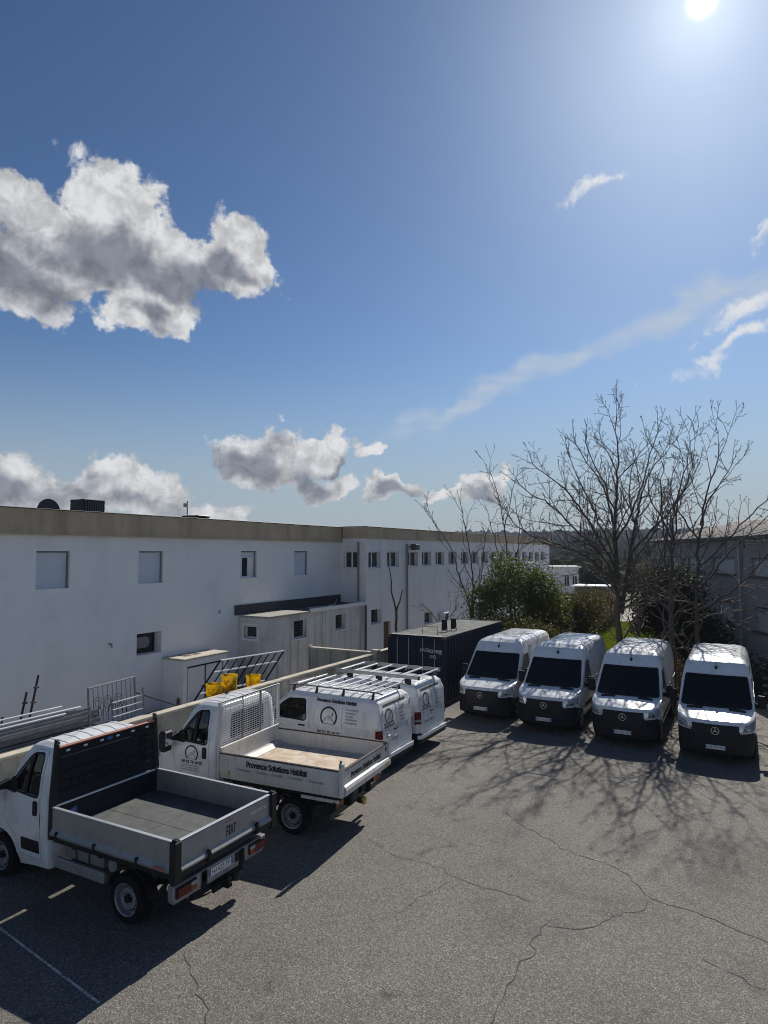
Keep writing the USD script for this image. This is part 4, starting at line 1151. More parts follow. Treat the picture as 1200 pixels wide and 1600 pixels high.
HB = [(1.42, 1.595), (1.606, 1.755), (1.766, 1.895), (1.906, 2.025), (2.036, 2.125), (2.136, 2.27)]
REG = [(-.8, -.58, 1.6, 2.13), (-.38, .36, 1.6, 1.76), (.48, .76, 1.6, 1.76)]
for a, b in HB:
    hp = part(t1, 'headboard_plank', [ext(holes_panel(-1.0, 1.0, a, b, REG), 1.60, 1.63, 'x')], 'headboard_navy')
    part(hp, 'edge', [bx(1.592, -1.0, b - .012, 1.599, 1.0, b)], 'black_paint')
for s in (1, -1):
    hp = part(t1, 'headboard_post', [m3.Manifold.batch_hull([cbx(1.57, s * 1.04 - .04, .9, 1.66, s * 1.04 + .04, 1.5), cbx(1.59, s * .99 - .03, 2.2, 1.65, s * .99 + .03, 2.42)])], 'black_paint')
    part(hp, 'eyelet', [m3.Manifold.revolve(m3.CrossSection.circle(.008, 6).translate((.02, 0)), 12).rotate((0, 90, 0)).translate((1.575, s * .99, 2.37))], 'galv')
part(t1, 'added_white_backing', [bx(1.66, -.85, 1.58, 1.665, -.5, 2.16), bx(1.66, -.42, 1.58, 1.665, .8, 1.8)], 'pvc_white')  # white plates added behind the perforations so the holes look brighter
part(t1, 'headboard_top_strip', [cbx(1.585, -.96, 2.273, 1.65, .96, 2.30, .006)], 'orange_strip')
for yy in (.8, .48, .16, -.16, -.48, -.8):
    part(t1, 'headboard_label', [cbx(1.594, yy - .035, 2.2, 1.599, yy + .035, 2.232, .002)], 'pvc_white')
part(t1, 'headboard_badge', [place(cat(flat(affinity.scale(Point(0, 0).buffer(.03), 2, 1), .003)), (1.599, 0.0, 2.215), **REAR)], 'sticker_blue')
part(t1, 'headboard_rail', [cbx(1.575, -1.0, 1.385, 1.6, 1.0, 1.415, .005)], 'alu_bright')
part(t1, 'lower_headboard', [bx(1.60, -1.0, .99, 1.63, 1.0, 1.384)], 'headboard_navy')
fl_ = part(t1, 'bed_floor', [bx(-1.029, -1.029, .93, 1.6, 1.029, 1.03)], 'bed_floor_grey')
part(fl_, 'seam', [bx(-1.0, .02, 1.03, 1.58, .028, 1.0325), bx(.28, -1.0, 1.03, .286, 1.0, 1.0325)], 'ink')
SB = P((1.03, 1.0), (1.10, .985), (1.115, 1.02), (1.068, 1.085), (1.066, 1.375), (1.078, 1.39), (1.075, 1.402), (1.03, 1.402))
for s in (1, -1):
    poly = SB if s > 0 else affinity.scale(SB, -1, 1, origin=(0, 0))
    b = part(t1, 'side_board', [ext(poly, -1.0, 1.57, 'x')], 'aluminium')
    for xx in (1.42, .55, -.35):
        part(b, 'hinge', [cbx(xx - .02, min(s * 1.07, s * 1.125), .95, xx + .02, max(s * 1.07, s * 1.125), 1.07, .006)], 'black_plastic')
    part(b, 'top_edge', [cbx(-1.0, min(s * 1.025, s * 1.082), 1.4025, 1.57, max(s * 1.025, s * 1.082), 1.412, .003)], 'alu_bright')
TB = P((-1.03, 1.0), (-1.10, .985), (-1.118, 1.02), (-1.07, 1.085), (-1.068, 1.375), (-1.08, 1.39), (-1.075, 1.402), (-1.03, 1.402))
tg_ = part(t1, 'tailgate', [_ey(TB, -.985, .985)], 'aluminium')
part(tg_, 'top_edge', [cbx(-1.083, -.985, 1.4025, -1.025, .985, 1.412, .003)], 'alu_bright')
for yy in (.45, -.62):
    part(tg_, 'hinge', [m3.Manifold.batch_hull([cbx(-1.14, yy - .04, .93, -1.08, yy + .04, 1.0, .006), cbx(-1.13, yy - .02, 1.0, -1.09, yy + .02, 1.1, .006)])], 'black_plastic')
part(tg_, 'maker_lettering', [place(text('FIAT', .135, .5, True, .004, anchor='c'), (-1.070, -.06, 1.12), **REAR)], 'ink')
part(tg_, 'model_lettering', [place(text('DUCATO', .045, 1.5, True, .006, slant=.25), (-1.070, -.5, 1.24), **REAR)], 'chrome')
part(tg_, 'sticker', [place(cat(flat(sbox(-.08, -.008, -.01, .008), .002), flat(sbox(.01, -.008, .09, .008), .002)), (-1.070, .0, 1.33), **REAR)], 'sticker_red')
for s in (1, -1):
    part(t1, 'corner_post', [cbx(-1.12, s * 1.055 - .065, .86, -1.0, s * 1.055 + .065, 1.42, .012), cbx(-1.105, s * 1.055 - .04, 1.42, -1.02, s * 1.055 + .04, 1.445, .008)], 'black_paint')
    part(t1, 'bed_frame_rail', [bx(-1.0, s * 1.0 - .035, .87, 1.58, s * 1.0 + .035, .929)], 'black_paint')
part(t1, 'bed_frame_rail', [cbx(-1.1, -.99, .90, -1.0, .99, .98, .01)], 'black_paint')
for xx in (-.7, -.1, .6, 1.2):
    part(t1, 'cross_member', [bx(xx - .04, -.96, .80, xx + .04, .96, .929)], 'chassis')
part(t1, 'side_sticker', [place(cat(flat(sbox(-.12, -.02, .1, .02), .002)), (-.82, 1.119, 1.03), ex=(-1, 0, 0), ey=(0, .35, .94))], 'sticker_red')
part(t1, 'bed_sticker', [place(cat(flat(P((-.1, -.09), (.1, -.09), (.1, .09), (0, .06), (-.1, -.02)), .002)), (1.598, .72, 1.2), **REAR)], 'sticker_blue')
rbm = part(t1, 'rear_bumper', [m3.Manifold.batch_hull([cbx(-.98, -1.0, .56, -.86, 1.0, .76, .012), cbx(-.96, -.97, .50, -.86, .97, .56, .012)])], 'aluminium')
for s in (1, -1):
    lm = part(t1, 'tail_light', [cbx(-1.005, s * .77 - .2, .575, -.982, s * .77 + .2, .735, .01)], 'black_plastic')
    part(lm, 'red_lens', [cbx(-1.022, s * .83 - .12, .595, -1.006, s * .83 + .12, .715, .006)], 'tail_red')
    part(lm, 'amber_lens', [cbx(-1.022, s * .64 - .06, .595, -1.006, s * .64 + .06, .65, .006)], 'tail_amber')
    part(lm, 'clear_lens', [cbx(-1.022, s * .64 - .06, .655, -1.006, s * .64 + .06, .715, .006)], 'tail_clear')
    part(rbm, 'bumper_pad', [cbx(-1.0, s * .36 + .06 - .04, .6, -.982, s * .36 + .06 + .04, .73, .006)], 'black_plastic')
number_plate(t1, (-.983, .06, .665), (0, -1, 0), (0, 0, 1), 'HJ 423 TP')
hb = part(t1, 'tow_hitch', [bx(-.9, -.55, .36, -.82, .55, .46), cbx(-1.12, -.05, .36, -.82, .05, .42, .01), cbx(-1.0, -.22, .34, -.94, .22, .44, .01)], 'chassis')
part(hb, 'tow_ball', [cyl((-1.1, 0, .42), (-1.1, 0, .48), .022), m3.Manifold.sphere(.032, 14).translate((-1.1, 0, .5))], 'dark_steel')
part(hb, 'socket', [cbx(-1.08, -.26, .36, -.98, -.16, .47, .02), cyl((-1.1, -.21, .415), (-1.06, -.21, .415), .045)], 'dark_steel')
part(t1, 'side_guard', [cbx(.46, .92, .46, 1.6, 1.0, .62, .02)], 'aluminium')
part(t1, 'side_guard', [cbx(.46, -1.0, .46, 1.6, -.92, .62, .02)], 'aluminium')
bxx = part(t1, 'battery_box', [cbx(.62, .5, .6, 1.5, .88, .86, .02)], 'galv')
for q in (.9, 1.2):
    part(bxx, 'strap', [bx(q, .49, .61, q + .04, .886, .866)], 'dark_steel')
part(t1, 'filler_cap', [cyl((.34, .8, .72), (.34, .93, .74), .09, n=20)], 'galv', smooth=30)
for s in (1, -1):
    part(t1, 'mudguard', [cat(ext(Point(0, .345).buffer(.47, quad_segs=12).difference(Point(0, .345).buffer(.45, quad_segs=12)).intersection(sbox(-.6, .42, .6, 1)), min(s * .76, s * .93), max(s * .76, s * .93), 'y') if False else _ey(Point(0, .345).buffer(.45, quad_segs=12).difference(Point(0, .345).buffer(.435, quad_segs=12)).intersection(sbox(-.6, .42, .6, 1)), min(s * .76, s * .93), max(s * .76, s * .93)))], 'black_plastic')

# ------------------------------------------------------------------ truck 2: white lettered tipper
t2 = thing('tipper_truck', 'white tipper truck with mesh headboard, wooden bed floor and black lettering', 'truck', (-7.8, 11.5, 0), 184)
add_cab(t2)
fl_ = part(t2, 'bed_floor', [bx(-1.084, -1.019, .86, 1.64, 1.019, 1.03)], 'steel_inner')
part(fl_, 'plywood_sheet', [bx(-1.05, -.60, 1.033, 1.38, .98, 1.052)], 'plywood')
part(fl_, 'front_ramp', [m3.Manifold.batch_hull([bx(1.42, -1.0, 1.033, 1.64, 1.0, 1.04), bx(1.56, -1.0, 1.033, 1.64, 1.0, 1.10)])], 'steel_inner')
SB2 = P((1.02, .88), (1.05, .87), (1.065, .95), (1.065, 1.30), (1.055, 1.335), (1.02, 1.335))
for s in (1, -1):
    poly = SB2 if s > 0 else affinity.scale(SB2, -1, 1, origin=(0, 0))
    b = part(t2, 'side_board', [ext(poly, -1.06, 1.64, 'x')], 'white_worn')
    part(b, 'top_rail', [cbx(-1.06, s * 1.043 - .03, 1.336, 1.64, s * 1.043 + .03, 1.365, .006)], 'brown_rail')
    part(b, 'corner_plate', [cbx(1.45, min(s * 1.066, s * 1.07), .95, 1.62, max(s * 1.066, s * 1.07), 1.3, .001)], 'white_worn')
    if s > 0:
        y_ = 1.0665
        part(b, 'company_lettering', [place(heavy(text('Provence Solutions Habitat', .105, .755, True), .005), (1.0, y_, 1.165), **LFT)], 'ink')
        part(b, 'services_lettering', [place(text('• Couverture   • Isolation   • Façade   • Ventilation   • Charpente', .052, .95, False), (1.30, y_, 1.07), **LFT)], 'ink_grey')
        part(b, 'side_marker', [place(cat(flat(rrect(-.03, -.04, .03, .04, .01), .01)), (1.42, y_, .99), **LFT)], 'sticker_yellow')
        part(b, 'scuff', [place(cat(flat(affinity.scale(Point(0, 0).buffer(.09), .6, 1), .0015)), (1.55, y_ + .003, 1.17), **LFT)], 'steel_inner')
TB2 = Polygon([(-1.09, .90), (-1.16, .875), (-1.185, .92), (-1.19, .99), (-1.17, 1.05), (-1.125, 1.075), (-1.122, 1.33), (-1.085, 1.33)])
tg2 = part(t2, 'tailgate', [_ey(rnd(TB2, .01), -.98, .98)], 'white_worn', smooth=40)
part(tg2, 'top_rail', [cbx(-1.13, -.98, 1.331, -1.075, .98, 1.36, .006)], 'brown_rail')
part(tg2, 'company_lettering', [place(heavy(text('Provence Solutions Habitat', .10, .76, True), .004), (-1.1235, .68, 1.14), **REAR)], 'ink')
part(tg2, 'reflector_sticker', [place(cat(flat(sbox(-.05, -.05, .05, .05), .002)), (-1.1915, -.86, .96), **REAR)], 'sticker_yellow')
part(tg2, 'latch', [cbx(-1.14, -.93, 1.2, -1.122, -.89, 1.28, .004)], 'dark_steel')
for s in (1, -1):
    cp = part(t2, 'corner_post', [cbx(-1.16, s * 1.05 - .06, .88, -1.08, s * 1.05 + .04, 1.5, .01)], 'white_worn')
    part(cp, 'latch_hook', [cyl((-1.12, s * 1.05 - .08, 1.46), (-1.12, s * 1.05 + .07, 1.46), .018), cbx(-1.13, s * 1.05 - .02, 1.5, -1.09, s * 1.05 + .02, 1.55, .006)], 'galv')
part(t2, 'lower_headboard', [bx(1.645, -1.05, .88, 1.68, 1.05, 1.40)], 'white_worn')
part(t2, 'headboard_beam', [cbx(1.63, -1.05, 1.402, 1.70, 1.05, 1.455, .01)], 'white_worn')
for yy in (1.06, .3, -.35, -1.06):
    big = abs(yy) > 1
    part(t2, 'guard_post', [cbx(1.645, yy - (.03 if big else .015), .85 if big else 1.456, 1.69, yy + (.03 if big else .015), 2.36, .006)], 'white_worn' if big else 'galv')
part(t2, 'guard_top_bar', [cbx(1.65, -1.03, 2.325, 1.685, 1.03, 2.36, .006)], 'galv')
for k in range(19):
    z = 1.49 + k * .045
    part(t2, 'guard_bar', [bx(1.662, -1.03, z - .006, 1.672, 1.03, z + .006)], 'pvc_white')
part(t2, 'guard_wires', [[bx(1.673, y - .004, 1.456, 1.679, y + .004, 2.325) for y in np.arange(-1.0, 1.0, .085)]], 'pvc_white')
for k in range(2):
    sp = part(t2, 'slatted_plate', [ext(sbox(.35, 2.09 + .11 * k, 1.0, 2.17 + .11 * k).difference(unary_union([sbox(.44 + .15 * q, 2.10 + .11 * k, .49 + .15 * q, 2.135 + .11 * k) for q in range(4)])), 1.625, 1.644, 'x')], 'pvc_white')
for s in (1, -1):
    part(t2, 'bed_frame_rail', [bx(-1.05, s * .9 - .04, .78, 1.64, s * .9 + .04, .859)], 'chassis')
    part(t2, 'mudguard', [_ey(Point(0, .345).buffer(.45, quad_segs=12).difference(Point(0, .345).buffer(.435, quad_segs=12)).intersection(sbox(-.6, .42, .6, 1)), min(s * .76, s * .93), max(s * .76, s * .93))], 'black_plastic')
    lm = part(t2, 'tail_light', [cbx(-.95, s * .82 - .16, .6, -.90, s * .82 + .16, .74, .01)], 'black_plastic')
    part(lm, 'red_lens', [cbx(-.965, s * .87 - .09, .615, -.951, s * .87 + .09, .725, .005)], 'tail_red')
    part(lm, 'clear_lens', [cbx(-.965, s * .72 - .05, .615, -.951, s * .72 + .05, .725, .005)], 'tail_amber')
    part(t2, 'lamp_bracket', [bx(-.9, s * .6 - .04, .6, -.7, s * .6 + .04, .85), bx(-1.0, s * .93 - .03, .72, -.2, s * .93 + .03, .78)], 'white_worn')
for xx in (-.8, -.2, .5, 1.2):
    part(t2, 'cross_member', [bx(xx - .04, -.95, .74, xx + .04, .95, .779)], 'chassis')
part(t2, 'side_plate', [bx(.6, .86, .55, 1.3, .88, .73)], 'white_worn')
part(t2, 'hydraulic_pump', [cbx(.5, .62, .48, .75, .9, .75, .03), cyl((.8, .8, .6), (1.3, .8, .6), .07)], 'dark_steel')
part(t2, 'air_hose', [cat(tube([(1.6, .95, .84), (1.3, .98, .78), (1.0, .95, .8), (.7, .96, .72)], .018, 6))], 'black_plastic')
ub_ = part(t2, 'underrun_bar', [cbx(-.86, -.98, .40, -.78, .98, .53, .01)], 'dark_steel')
part(ub_, 'bracket', [bx(-.82, .36, .53, -.74, .46, .74), bx(-.82, -.46, .53, -.74, -.36, .74)], 'dark_steel')
th = part(t2, 'tow_hitch', [cbx(-1.0, -.2, .38, -.86, -.06, .46, .02)], 'dark_steel')
part(th, 'hitch_cap', [m3.Manifold.sphere(.06, 18).translate((-1.0, -.13, .45)), cyl((-1.0, -.13, .36), (-1.0, -.13, .46), .04)], 'sticker_yellow', smooth=True)
part(t2, 'tipping_ram', [cyl((.4, 0, .5), (1.2, 0, .8), .07)], 'dark_steel')
part(t2, 'valve_block', [cbx(-.95, -.5, .56, -.86, -.2, .74, .02)], 'dark_steel')
part(t2, 'valve_block', [cbx(-.95, .0, .5, -.86, .3, .72, .02)], 'dark_steel')
ring, inn = emblem(.17)
c_side = dict(ex=(-1, 0, 0), ey=(0, 0, 1))
dl = part(t2, 'door_emblem', [conform(place(cat(flat(ring, .003)), (2.40, 0, 1.24), **LFT), cab_hw)], 'ink')
part(dl, 'emblem_drawing', [conform(place(cat(flat(inn, .003)), (2.40, 0, 1.24), **LFT), cab_hw)], 'ink_grey')
part(dl, 'phone_lettering', [conform(place(heavy(text('09 52 75 10 02', .055, .95, True), .003), (2.66, 0, 1.04), **LFT), cab_hw)], 'ink')
part(dl, 'address_lettering', [conform(place(text(s_, .026, 1.0, False), (2.66, 0, .985 - .045 * k), **LFT), cab_hw) for k, s_ in enumerate(('contact provence solutions', 'provence solutions habitat', 'couverture isolation façade'))], 'ink_grey')

# ------------------------------------------------------------------ small panel vans with roof racks
SV_HALF = [(0, .24), (.84, .24), (.90, .45), (.925, .85), (.92, 1.12), (.865, 1.5), (.79, 1.72), (.70, 1.81), (.5, 1.845), (0, 1.86)]
sv_hw = hwf(SV_HALF[1:-1])
SV_FRONT = mirror_poly(SV_HALF, 0)
SV_SIDE = rnd(P((.06, .28), (.02, .5), (.03, 1.0), (.09, 1.5), (.16, 1.72), (.28, 1.83), (.8, 1.87), (2.2, 1.87), (2.75, 1.82), (2.95, 1.74), (3.62, 1.22), (3.72, 1.16), (4.2, 1.0), (4.36, .85), (4.4, .5), (4.35, .24), (3.9, .2), (.4, .24)), .04)
SV_PLAN = mirror_poly([(-.02, 0), (-.01, .6), (.03, .80), (.12, .90), (.3, .925), (3.3, .94), (3.75, .92), (4.1, .84), (4.32, .64), (4.42, .35), (4.44, 0)], 1)


def sv_bow(v):
    v = np.array(v)
    t = np.clip((v[:, 0] - 2.4) / 1.0, 0, 1)
    v[:, 0] -= .2 * (v[:, 1] / .92) ** 2 * t * t * (3 - 2 * t)
    return v


def make_small_van():
    B = body(SV_SIDE, SV_FRONT, SV_PLAN, sv_bow)
    arches = [cyl((x, -1.2, .31), (x, 1.2, .31), .38, n=28) - bx(x - .6, -.6, -.2, x + .6, .6, .9) for x in (.82, 3.6)]
    S = B - arches[0] - arches[1]
    inner = body(SV_SIDE, SV_FRONT, SV_PLAN, sv_bow, inset=.045) ^ bx(1.85, -1, .7, 3.7, 1, 1.9)
    win = rnd(P((2.18, 1.14), (3.30, 1.17), (3.22, 1.26), (2.86, 1.55), (2.74, 1.62), (2.24, 1.64)), .06)
    door = rnd(P((2.08, .34), (3.16, .34), (3.22, .6), (3.42, .9), (3.42, 1.18), (3.25, 1.32), (2.92, 1.60), (2.78, 1.72), (2.12, 1.73)), .06)
    slide = rnd(P((1.3, .36), (2.05, .36), (2.05, 1.73), (1.12, 1.73), (1.1, .85)), .05)
    ws = rnd(P((-.74, 1.2), (.74, 1.2), (.62, 1.7), (-.62, 1.7)), .06)
    wsP = ext(ws, 2.7, 3.75, 'x')
    holes = wsP
    for s in (1, -1):
        holes += _ey(win, *((.5, 1.3) if s > 0 else (-1.3, -.5)))
    shell = S - inner - holes
    G = {}
    for s in (1, -1):
        yr = (.5, 1.3) if s > 0 else (-1.3, -.5)
        for q in (door, slide):
            shell -= (S - S.translate((0, -s * .008, 0))) ^ _ey(q.buffer(.007).difference(q.buffer(-.007)), *yr)
        out = S.translate((0, s * .004, 0)) - S
        g = {}
        g['door'] = (S.translate((0, s * .002, 0)) - S) ^ _ey(door.buffer(-.007).difference(win), *yr)
        g['slide'] = (S.translate((0, s * .002, 0)) - S) ^ _ey(slide.buffer(-.007), *yr)
        g['window'] = (S.translate((0, -s * .018, 0)) - S.translate((0, -s * .024, 0))) ^ _ey(win, *yr)
        g['seal'] = out ^ _ey(win.buffer(.022).difference(win.buffer(-.004)), *yr)
        g['bar'] = out ^ _ey(win.intersection(P((2.86, 1.1), (2.91, 1.1), (2.75, 1.7), (2.7, 1.7))), *yr)
        g['handle'] = (S.translate((0, s * .018, 0)) - S) ^ _ey(rrect(2.2, 1.0, 2.4, 1.035, .012), *yr)
        pnl = rnd(P((.42, 1.0), (1.95, 1.0), (1.95, 1.60), (.5, 1.60)), .16)
        g['press'] = (S.translate((0, s * .006, 0)) - S) ^ _ey(pnl.difference(pnl.buffer(-.022)), *yr)
        g['lamp'] = (S.translate((-.012, s * .012, 0)) - S) ^ bx(-.2, min(s * .79, s * 1.2), .80, .16, max(s * .79, s * 1.2), 1.12)
        g['lamp_clear'] = (S.translate((-.013, s * .013, 0)) - S) ^ bx(-.2, min(s * .79, s * 1.2), .86, .16, max(s * .79, s * 1.2), .92)
        g['head'] = (S.translate((.006, s * .006, .004)) - S) ^ ext(P((s * .5, .82), (s * .95, .88), (s * .95, 1.08), (s * .7, .98), (s * .5, .93)), 3.5, 5, 'x')
        g['bcorner'] = (S.translate((-.03, s * .006, 0)) - S) ^ bx(-.4, min(s * .80, s * 1.2), .24, .42, max(s * .80, s * 1.2), .56)
        G[s] = g
    # rear doors: two leaves with a raised upper field
    rs = {}
    for nm, a, b in (('L', .015, .80), ('R', -.80, .0)):
        leaf_ = rnd(sbox(a, .53, b, 1.70), .05)
        shell -= (S - S.translate((.008, 0, 0))) ^ ext(leaf_.buffer(.006).difference(leaf_.buffer(-.006)), -.5, .6, 'x')
        rs[nm] = (S.translate((-.002, 0, 0)) - S) ^ ext(leaf_.buffer(-.006), -.5, .6, 'x')
        f = rnd(P((a + .05, 1.12), (b - .05, 1.12), (b - .09 * (b > .5) - .04, 1.58), (a + .05 + .09 * (a < -.5), 1.58)), .05)
        rs[nm + 'f'] = (S.translate((-.02, 0, 0)) - S) ^ ext(f.buffer(.0), -.5, .6, 'x')
    G['rear'] = rs
    G['shell'] = shell
    G['screen'] = (S.translate((-.012, 0, -.012)) - S.translate((-.02, 0, -.02))) ^ wsP
    G['rbump'] = (S.translate((-.05, 0, 0)) - S.translate((.02, 0, 0))) ^ bx(-.5, -.95, .26, .4, .95, .41)
    G['rstep'] = (S.translate((-.055, 0, 0)) - S.translate((.0, 0, 0))) ^ bx(-.5, -.93, .412, .4, .93, .51)
    G['fbump'] = (S.translate((.008, 0, 0)) - S) ^ bx(3.7, -1.1, .2, 5, 1.1, .66)
    G['brow'] = (S.translate((-.01, 0, .004)) - S) ^ ext(rrect(-.58, 1.63, .58, 1.675, .01), -.5, .6, 'x')
    G['liner'] = m3.Manifold.batch_boolean([cyl((x, s * .58, .31), (x, s * .6, .31), .4, n=20) for x in (.82, 3.6) for s in (1, -1)], m3.OpType.Add)
    G['ribs'] = (S.translate((0, 0, .008)) - S) ^ m3.Manifold.batch_boolean([bx(.35, y - .03, 1.6, 2.6, y + .03, 2.2) for y in (-.45, -.15, .15, .45)], m3.OpType.Add)
    return G


SVG = make_small_van()
INTX = (S_ := None)


def add_small_van(label, y, rack, plate, yaw=180, x=-7.66):
    t = thing('small_panel_van', label, 'van', (x, y, 0), yaw, 'small white lettered vans with roof racks')
    b = part(t, 'body', [SVG['shell']], 'white_paint', smooth=30)
    part(b, 'roof_rib', [SVG['ribs']], 'white_paint', smooth=30)
    for m_ in SVG['liner'].decompose():
        part(b, 'wheel_arch_liner', [m_], 'chassis')
    part(b, 'underbody', [bx(.2, -.8, .2, 4.0, .8, .26)], 'chassis')
    for s in (1, -1):
        g = SVG[s]
        d = part(t, 'front_door', [g['door']], 'white_paint', smooth=30)
        part(d, 'window', [g['window']], 'car_glass', smooth=30)
        part(d, 'window_seal', [g['seal'], g['bar']], 'black_plastic')
        part(d, 'handle', [g['handle']], 'black_plastic')
        d = part(t, 'sliding_door', [g['slide']], 'white_paint', smooth=30)
        part(d, 'pressed_outline', [g['press']], 'white_paint', smooth=30)
        l = part(t, 'tail_light', [g['lamp']], 'tail_red', smooth=30)
        part(l, 'clear_lens', [g['lamp_clear']], 'tail_clear', smooth=30)
        part(t, 'headlight', [g['head']], 'headlamp', smooth=30)
        m = part(t, 'mirror', [cbx(3.02, s * 1.02 - .09, 1.1, 3.16, s * 1.02 + .1, 1.3, .04)], 'black_plastic')
        part(m, 'arm', [cbx(3.05, min(s * .86, s * .96), 1.1, 3.12, max(s * .86, s * .96), 1.16, .01)], 'black_plastic')
        part(t, 'bumper_corner', [g['bcorner']], 'black_plastic', smooth=30)
        wheel(t, .82, s, .91, .31, .2, 'nine')
        wheel(t, 3.6, s, .91, .31, .2, 'nine')
    rs = SVG['rear']
    ring, inn = emblem(.19)
    for nm in ('L', 'R'):
        d = part(t, 'rear_door', [rs[nm]], 'white_paint', smooth=30)
        part(d, 'raised_field', [rs[nm + 'f']], 'white_paint', smooth=30)
        if nm == 'L':
            xo = lambda z: np.interp(z, [1.0, 1.5, 1.72], [.03, .09, .16])

            def on_rear(m, dx=.024):
                m = m.copy()
                m.vertices[:, 0] += xo(m.vertices[:, 2]) - dx
                return m
            part(d, 'emblem', [on_rear(place(cat(flat(ring, .003)), (0, .42, 1.38), **REAR))], 'ink')
            part(d, 'emblem_drawing', [on_rear(place(cat(flat(inn, .003)), (0, .42, 1.38), **REAR))], 'ink_grey')
            part(d, 'company_lettering', [on_rear(place(text('Provence Solutions Habitat', .036, .8, True), (0, .70, 1.22), **REAR))], 'ink')
            part(d, 'phone_lettering', [on_rear(place(text('09 52 75 10 02', .052, 1.0, True), (0, .68, 1.14), **REAR))], 'ink')
            part(d, 'handle', [cbx(-.005, .03, 1.02, .035, .2, 1.06, .008)], 'black_plastic')
            part(d, 'badge', [cbx(.01, .1, .93, .034, .16, .99, .01)], 'chrome')
        else:
            part(d, 'services_lettering', [on_rear(place(text(s_, .045, .9, False), (0, -.15, 1.50 - .085 * k), **REAR)) for k, s_ in enumerate(('Couverture', 'Isolation', 'Façade', 'Ventilation', 'Charpente'))], 'ink_grey')
            part(d, 'model_badge', [on_rear(place(text(s_, .03, 1.2, True), (0, -.5, 1.02 - .06 * k), **REAR), .006) for k, s_ in enumerate(('III', 'II'))], 'ink_grey')
    part(t, 'brake_light_strip', [SVG['brow']], 'dark_grey', smooth=30)
    rb_ = part(t, 'rear_bumper', [SVG['rbump']], 'black_plastic', smooth=30)
    part(rb_, 'step', [SVG['rstep']], 'pvc_white', smooth=30)
    number_plate(t, (.012, .3, .82), (0, -1, 0), (0, 0, 1), plate)
    part(t, 'windscreen', [SVG['screen']], 'car_glass', smooth=30)
    part(t, 'front_bumper', [SVG['fbump']], 'black_plastic', smooth=30)
    i = part(t, 'dashboard', [m3.Manifold.batch_hull([cbx(3.2, -.72, .85, 3.5, .72, 1.12, .04), cbx(3.0, -.72, .8, 3.25, .72, 1.08, .04)])], 'interior')
    part(i, 'steering_wheel', [m3.Manifold.revolve(m3.CrossSection.circle(.016, 8).translate((.18, 0)), 24).rotate((0, 65, 0)).translate((2.88, .38, 1.12))], 'interior')
    for yy in (.38, -.38):
        st = part(t, 'seat', [cbx(2.1, yy - .24, .6, 2.6, yy + .24, .8, .04)], 'seat_fabric')
        part(st, 'backrest', [m3.Manifold.batch_hull([cbx(1.92, yy - .22, .8, 2.04, yy + .22, 1.35, .03), cbx(2.06, yy - .22, .75, 2.2, yy + .22, .9, .03)])], 'seat_fabric')
        part(st, 'headrest', [cbx(1.92, yy - .12, 1.37, 2.0, yy + .12, 1.54, .03)], 'seat_fabric')
    # lettering on the left flank
    ring, inn = emblem(.25)
    lg = part(t, 'flank_emblem', [conform(place(cat(flat(ring, .003)), (1.5, 0, 1.30), **LFT), sv_hw, eps=.004)], 'ink')
    part(lg, 'emblem_drawing', [conform(place(cat(flat(inn, .003)), (1.5, 0, 1.30), **LFT), sv_hw, eps=.004)], 'ink_grey')
    part(lg, 'company_lettering', [conform(place(heavy(text('Provence Solutions Habitat', .075, .88, True), .004), (1.90, 0, 1.64), **LFT), sv_hw, eps=.009)], 'ink')
    part(lg, 'services_lettering', [conform(place(text(s_, .05, 1.0, False), (1.02, 0, 1.50 - .075 * k), **LFT), sv_hw, eps=.004) for k, s_ in enumerate(('Couverture', 'Isolation', 'Façade', 'Ventilation', 'Charpente'))], 'ink_grey')
    part(lg, 'phone_lettering', [conform(place(heavy(text('09 52 75 10 02', .062, 1.05, True), .003), (1.82, 0, .90), **LFT), sv_hw, eps=.006)], 'ink')
    part(lg, 'address_lettering', [conform(place(text(s_, .035, 1.0, False), (1.84, 0, .83 - .055 * k), **LFT), sv_hw, eps=.006) for k, s_ in enumerate(('contact provence solutions', 'provence solutions habitat'))], 'ink_grey')
    # rack
    if rack == 'low':
        xs = [.25, .5, .75, 1.0, 1.3, 1.62, 1.94, 2.3, 2.6]
        z, yw = 1.97, .66
        rk = part(t, 'roof_rack', [cat(tube([(2.82, -yw, z - .04), (2.88, 0, z - .03), (2.82, yw, z - .04)], .02, 6))], 'galv')
        for s in (1, -1):
            part(rk, 'side_rail', [cat(tube([(.1, s * yw, z - .03), (.25, s * yw, z), (2.6, s * yw, z - .01), (2.85, s * yw, z - .05)], .02, 6))], 'galv')
        for xx in xs:
            part(rk, 'cross_bar', [cbx(xx - .022, -yw - .03, z + .005, xx + .022, yw + .03, z + .045, .008)], 'alu_bright')
        for xx in (.35, 1.2, 2.0, 2.7):
            for s in (1, -1):
                part(rk, 'foot', [m3.Manifold.batch_hull([bx(xx - .03, s * .70 - .03, 1.80, xx + .03, s * .70 + .03, 1.815), bx(xx - .02, s * yw - .015, z - .03, xx + .02, s * yw + .015, z - .01)])], 'dark_steel')
    else:
        z, yw = 1.99, .74
        rk = part(t, 'roof_rack', [cbx(2.68, -yw + .021, z - .03, 2.72, yw - .021, z - .002, .006)], 'aluminium')
        for s in (1, -1):
            part(rk, 'side_beam', [cbx(.12, s * yw - .02, z - .045, 2.75, s * yw + .02, z + .05, .006)], 'aluminium')
        for xx in [.2, .7, 1.2, 1.7, 2.2, 2.65]:
            part(rk, 'cross_bar', [cbx(xx - .035, -yw + .022, z + .0, xx + .035, yw - .022, z + .035, .01)], 'alu_bright')
